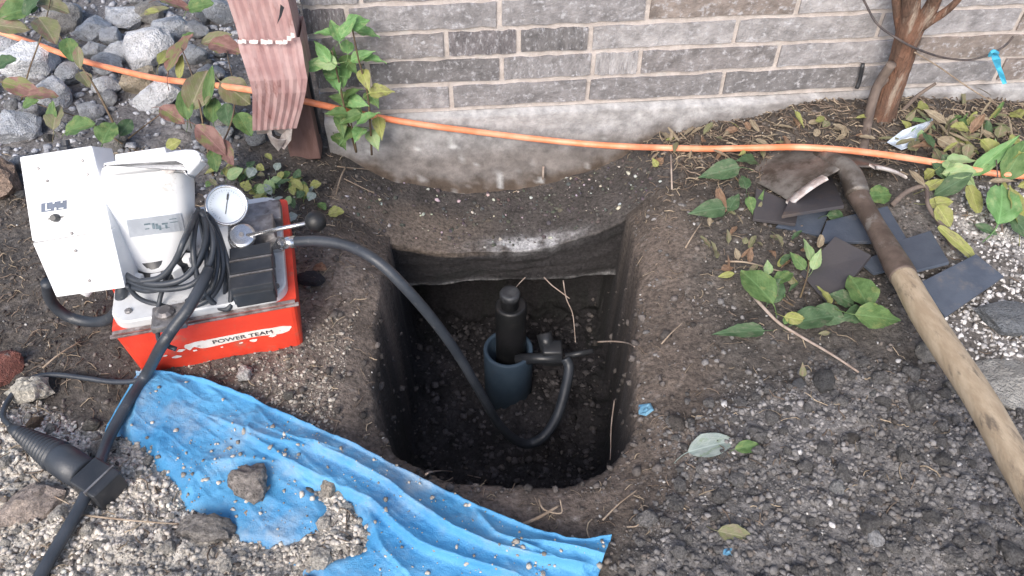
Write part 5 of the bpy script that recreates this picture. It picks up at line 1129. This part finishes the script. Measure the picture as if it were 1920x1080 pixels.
mb = MB(); rib = [(1862, 96), (1868, 112), (1872, 128), (1878, 142), (1884, 158)]; V = []
for i, (x, y) in enumerate(rib):
    w_ = [5, 8, 5, 5, 4][i]; a = .052 + .006 * math.sin(i * 2); V += [WP(x - w_, y, a), WP(x + w_, y - 2, a + .006 * math.cos(i * 2))]
mb.add(V, [(2 * i, 2 * i + 1, 2 * i + 3, 2 * i + 2) for i in range(4)]); mb.add(*tube([WP(1855, 104, .06), WP(1862, 96, .066), WP(1870, 100, .06)], .004, 8, 4)); o = mb.build('ribbon', m_ribbon); q_ = o.modifiers.new('t', 'SOLIDIFY'); q_.thickness = .0006
tag(o, 'faded blue plastic ribbon tied to the thin dark wire', 'ribbon')
over([WP(1618, 120, .012), WP(1612, 150, .014), WP(1606, 166, .018)], .0045, 'spike', m_black, 'short black metal spike standing against the lowest bricks left of the trunk', 'spike', 8, 4)
# crumpled plastic scraps
def scrap(pxs, dz, mat, label, seed, name='plastic_scrap', amp=.010):
    rr = random.Random(seed); n_ = len(pxs); c_ = AG(sum(p[0] for p in pxs) / n_, sum(p[1] for p in pxs) / n_, dz); V = [c_ + [0, 0, amp]]; m_ = []
    for k_ in range(3):
        for (x, y) in pxs:
            p = AG(x, y, dz * .6); q = c_ + (p - c_) * (k_ + 1) / 3; V.append(q + [0, 0, rr.uniform(-amp, amp) * (1 if k_ < 2 else .5)])
    Fc = [(0, 1 + i, 1 + (i + 1) % n_) for i in range(n_)] + [(1 + k_ * n_ + i, 1 + (k_ + 1) * n_ + i, 1 + (k_ + 1) * n_ + (i + 1) % n_, 1 + k_ * n_ + (i + 1) % n_) for k_ in range(2) for i in range(n_)]
    mb = MB(); mb.add(V, Fc); o = mb.build(name, mat); q_ = o.modifiers.new('t', 'SOLIDIFY'); q_.thickness = .0008; return tag(o, label, 'scrap')
scrap([(1662, 268), (1690, 248), (1722, 236), (1765, 215), (1750, 232), (1722, 248), (1715, 275), (1690, 282)], .03, m_scrapw, 'crumpled pale bluish plastic scrap on the ground right of the trunk', 3)
scrap([(1198, 760), (1220, 756), (1226, 768), (1212, 779), (1198, 776)], .008, m_scrapb, 'small blue scrap stuck on the right rim of the pit', 4, amp=.004)
scrap([(1352, 1030), (1378, 1028), (1374, 1042), (1356, 1042)], .008, m_scrapb, 'tiny blue scrap below the dull tan leaf at the bottom', 5, amp=.004)

# ------------------------------------------------------------------ roots, twigs and straw
def twig(pl, r, label, mat=m_root, name='root', cat='root'):
    P = []
    for q in pl:
        if len(q) == 3: P.append(AG(q[0], q[1], q[2]))
        else: P.append(D(q[0], q[1], q[3]))
    mb = MB(); mb.add(*tube(P, [r, r * .6], 6, 6)); return tag(mb.build(name, mat, None, True), label, cat)
twig([(1405, 545, .01), (1430, 575, .02), (1460, 605, .014), (1500, 630, .01), (1560, 665, .008), (1610, 698, .006)], .0032, 'long pale root curving from the weeds down the spoil', m_root)
twig([(970, 988, .008), (1010, 970, .014), (1048, 948, .012)], .0030, 'pale broken stick at the tarp edge in front of the pit', m_twig, 'stick', 'stick')
twig([(1010, 935, .01), (1020, 955, .014), (1052, 962, .012), (1050, 935, .02)], .0016, 'thin bent straw on the front rim of the pit beside the stick', m_twig, 'straw', 'straw')
twig([(1130, 975, .006), (1160, 945, .01), (1195, 918, .008)], .0014, 'thin straight straw right of the front rim', m_twig, 'straw', 'straw')
twig([(1202, 945, .006), (1206, 965, .012), (1195, 985, .008), (1175, 988, .005)], .0014, 'short hooked straw on the spoil in front', m_twig, 'straw', 'straw')
twig([(795, 895, .006), (808, 885, .015), (845, 884, .012), (900, 896, .004), (930, 902, -.02)], .0016, 'thin root arching over the front edge of the pit by the tarp', m_root)
twig([(1152, 750, 0, 1.45), (1146, 800, 0, 1.42), (1145, 845, 0, 1.40), (1144, 862, 0, 1.38)], .0013, 'thin root hanging down inside the right side of the pit', m_root)
twig([(1120, 641, 0, 1.62), (1150, 640, 0, 1.56), (1176, 643, 0, 1.50), (1190, 650, .004)], .0018, 'pale root sticking out of the right pit wall', m_root)
twig([(1020, 520, 0, 1.70), (1035, 535, 0, 1.68), (1055, 550, 0, 1.67), (1068, 560, 0, 1.67)], .0016, 'forked pale root hanging below the footing edge', m_root)
twig([(1056, 526, 0, 1.70), (1062, 560, 0, 1.69), (1074, 590, 0, 1.68), (1079, 642, 0, 1.67)], .0014, 'long thin root dangling from the footing into the pit', m_root)
twig([(985, 520, 0, 1.71), (975, 530, 0, 1.71), (962, 545, 0, 1.72)], .0014, 'short root hanging just over the ram head', m_root)
twig([(776, 432, .006), (785, 415, .012), (805, 398, .012), (840, 388, .008)], .0030, 'curved brown root at the left end of the ledge', m_bark2)
twig([(840, 386, .006), (900, 382, .008), (960, 380, .006), (1010, 378, .004)], .0012, 'thin root running along the ledge behind the dead leaf', m_bark2)
twig([(757, 322, .008), (765, 350, .012)], .0022, 'short white stick leaning at the left foot of the foundation', m_root, 'stick', 'stick')
over([Wl(1019, 312, .022), Wl(1018, 336, .028)], .0028, 'stick', m_root, 'short pale stick standing against the foundation above the ledge', 'stick', 6, 2)
over([AG(1258, 290, .035), AG(1260, 355, .004)], .0018, 'straw', m_root, 'pale upright straw right of the ledge under the cord', 'straw', 6, 2)
twig([(632, 312, .006), (660, 315, .012), (700, 318, .008), (722, 320, .006)], .0014, 'thin horizontal twig on the soil below the nettle', m_twig, 'twig', 'twig')
twig([(648, 314, .012), (638, 335, .014), (630, 365, .006)], .0022, 'short pale forked twig below the nettle', m_twig, 'twig', 'twig')
twig([(645, 335, .006), (680, 352, .008), (712, 368, .005)], .0014, 'thin grey twig slanting towards the ledge from the nettle', m_twig, 'twig', 'twig')
twig([(1240, 645, .006), (1258, 625, .012), (1280, 605, .008)], .0014, 'short straw on the brown rim right of the pit', m_twig, 'straw', 'straw')
twig([(1285, 465, .006), (1300, 440, .014), (1315, 418, .008)], .0018, 'pale slanting straw left of the weeds', m_twig, 'straw', 'straw')
twig([(1360, 490, .01), (1400, 492, .014), (1450, 505, .008), (1475, 512, .006)], .0020, 'olive stalk lying across the weeds left of the plates', m_twig, 'stalk', 'stalk')
twig([(150, 965, .012), (240, 975, .016), (330, 982, .012), (395, 982, .010)], .0016, 'long thin stalk lying across the pale rubble at lower left', m_twig, 'stalk', 'stalk')
twig([(60, 890, .01), (95, 925, .014), (130, 945, .012)], .0014, 'thin brown stalk left of the plug over the pale rubble', m_twig, 'stalk', 'stalk')
twig([(1672, 385, .012), (1700, 360, .03), (1735, 350, .035), (1740, 385, .03), (1760, 415, .02), (1790, 440, .014)], .0055, 'thick grey-brown bent stalk right of the shovel shaft', m_bark2, 'stalk', 'stalk')
twig([(80, 690, .008), (110, 665, .014), (150, 640, .008)], .0018, 'pale dry stalk left of the red tank', m_twig, 'stalk', 'stalk')
# countless short straws and rootlets
def straws(name, n, xr, yr, dens, seed, label, L=(.008, .045), r=.0006, cols_=((.36, .29, .21), (.22, .17, .13), (.12, .09, .07))):
    P = pts(n, xr, yr, dens, seed); rr = np.random.RandomState(seed + 1); V = []; Fa = []; C = []; k = 5
    z = G(P[:, 0], P[:, 1])
    for i in range(len(P)):
        l_ = rr.uniform(*L) * rr.uniform(.4, 1); a = rr.uniform(0, 6.28); b = rr.uniform(-.9, .9); base = len(V); c_ = np.array(cols_[rr.randint(len(cols_))]) * rr.uniform(.6, 1.3)
        x, y = P[i]; rad = r * rr.uniform(.6, 1.8)
        for j in range(k):
            t = j / (k - 1) - .5; aa = a + b * t; px = x + l_ * t * math.cos(aa); py = y + l_ * t * math.sin(aa); pz = z[i] + rad + .004 * (1 - 4 * t * t) * rr.uniform(0, 1.4)
            nx_, ny2 = -math.sin(aa), math.cos(aa)
            V += [(px + nx_ * rad, py + ny2 * rad, pz), (px - nx_ * rad, py - ny2 * rad, pz), (px, py, pz + rad * 1.5)]; C += [(*c_, 1)] * 3
        for j in range(k - 1):
            for q in range(3): Fa.append((base + j * 3 + q, base + j * 3 + (q + 1) % 3, base + j * 3 + 3 + (q + 1) % 3, base + j * 3 + 3 + q))
    o = link(name, bigmesh(name, V, Fa, m_peb, C)); return tag(o, label, name.replace('_', ' '), kind='stuff')
straws('dry_straw', 1500, (-1.2, -.3), (.45, 1.5), lambda x, y: free(x, y) * tarpfree(x, y) * (.25 + .75 * smooth(-.55, -.7, x)), 71, 'short dry straws and stalk bits strewn round the pump')
straws('rootlets', 900, (-.5, 1.1), (.5, 1.6), lambda x, y: free(x, y) * tarpfree(x, y) * (.3 + .7 * smooth(.5, .2, np.abs(sdp(x, y, HOLE)))), 73, 'fine rootlets and straws scattered over the soil round the pit')
straws('wall_litter', 1500, (.3, 1.25), (1.15, 1.62), lambda x, y: free(x, y) * smooth(.32, .1, wy(x) - y), 75, 'fine dry litter gathered at the foot of the brick wall', L=(.012, .06), r=.0009)
straws('rubble_straw', 260, (-.95, -.1), (.42, .9), lambda x, y: d_left(x, y), 77, 'bits of straw in the pale rubble', L=(.008, .03))
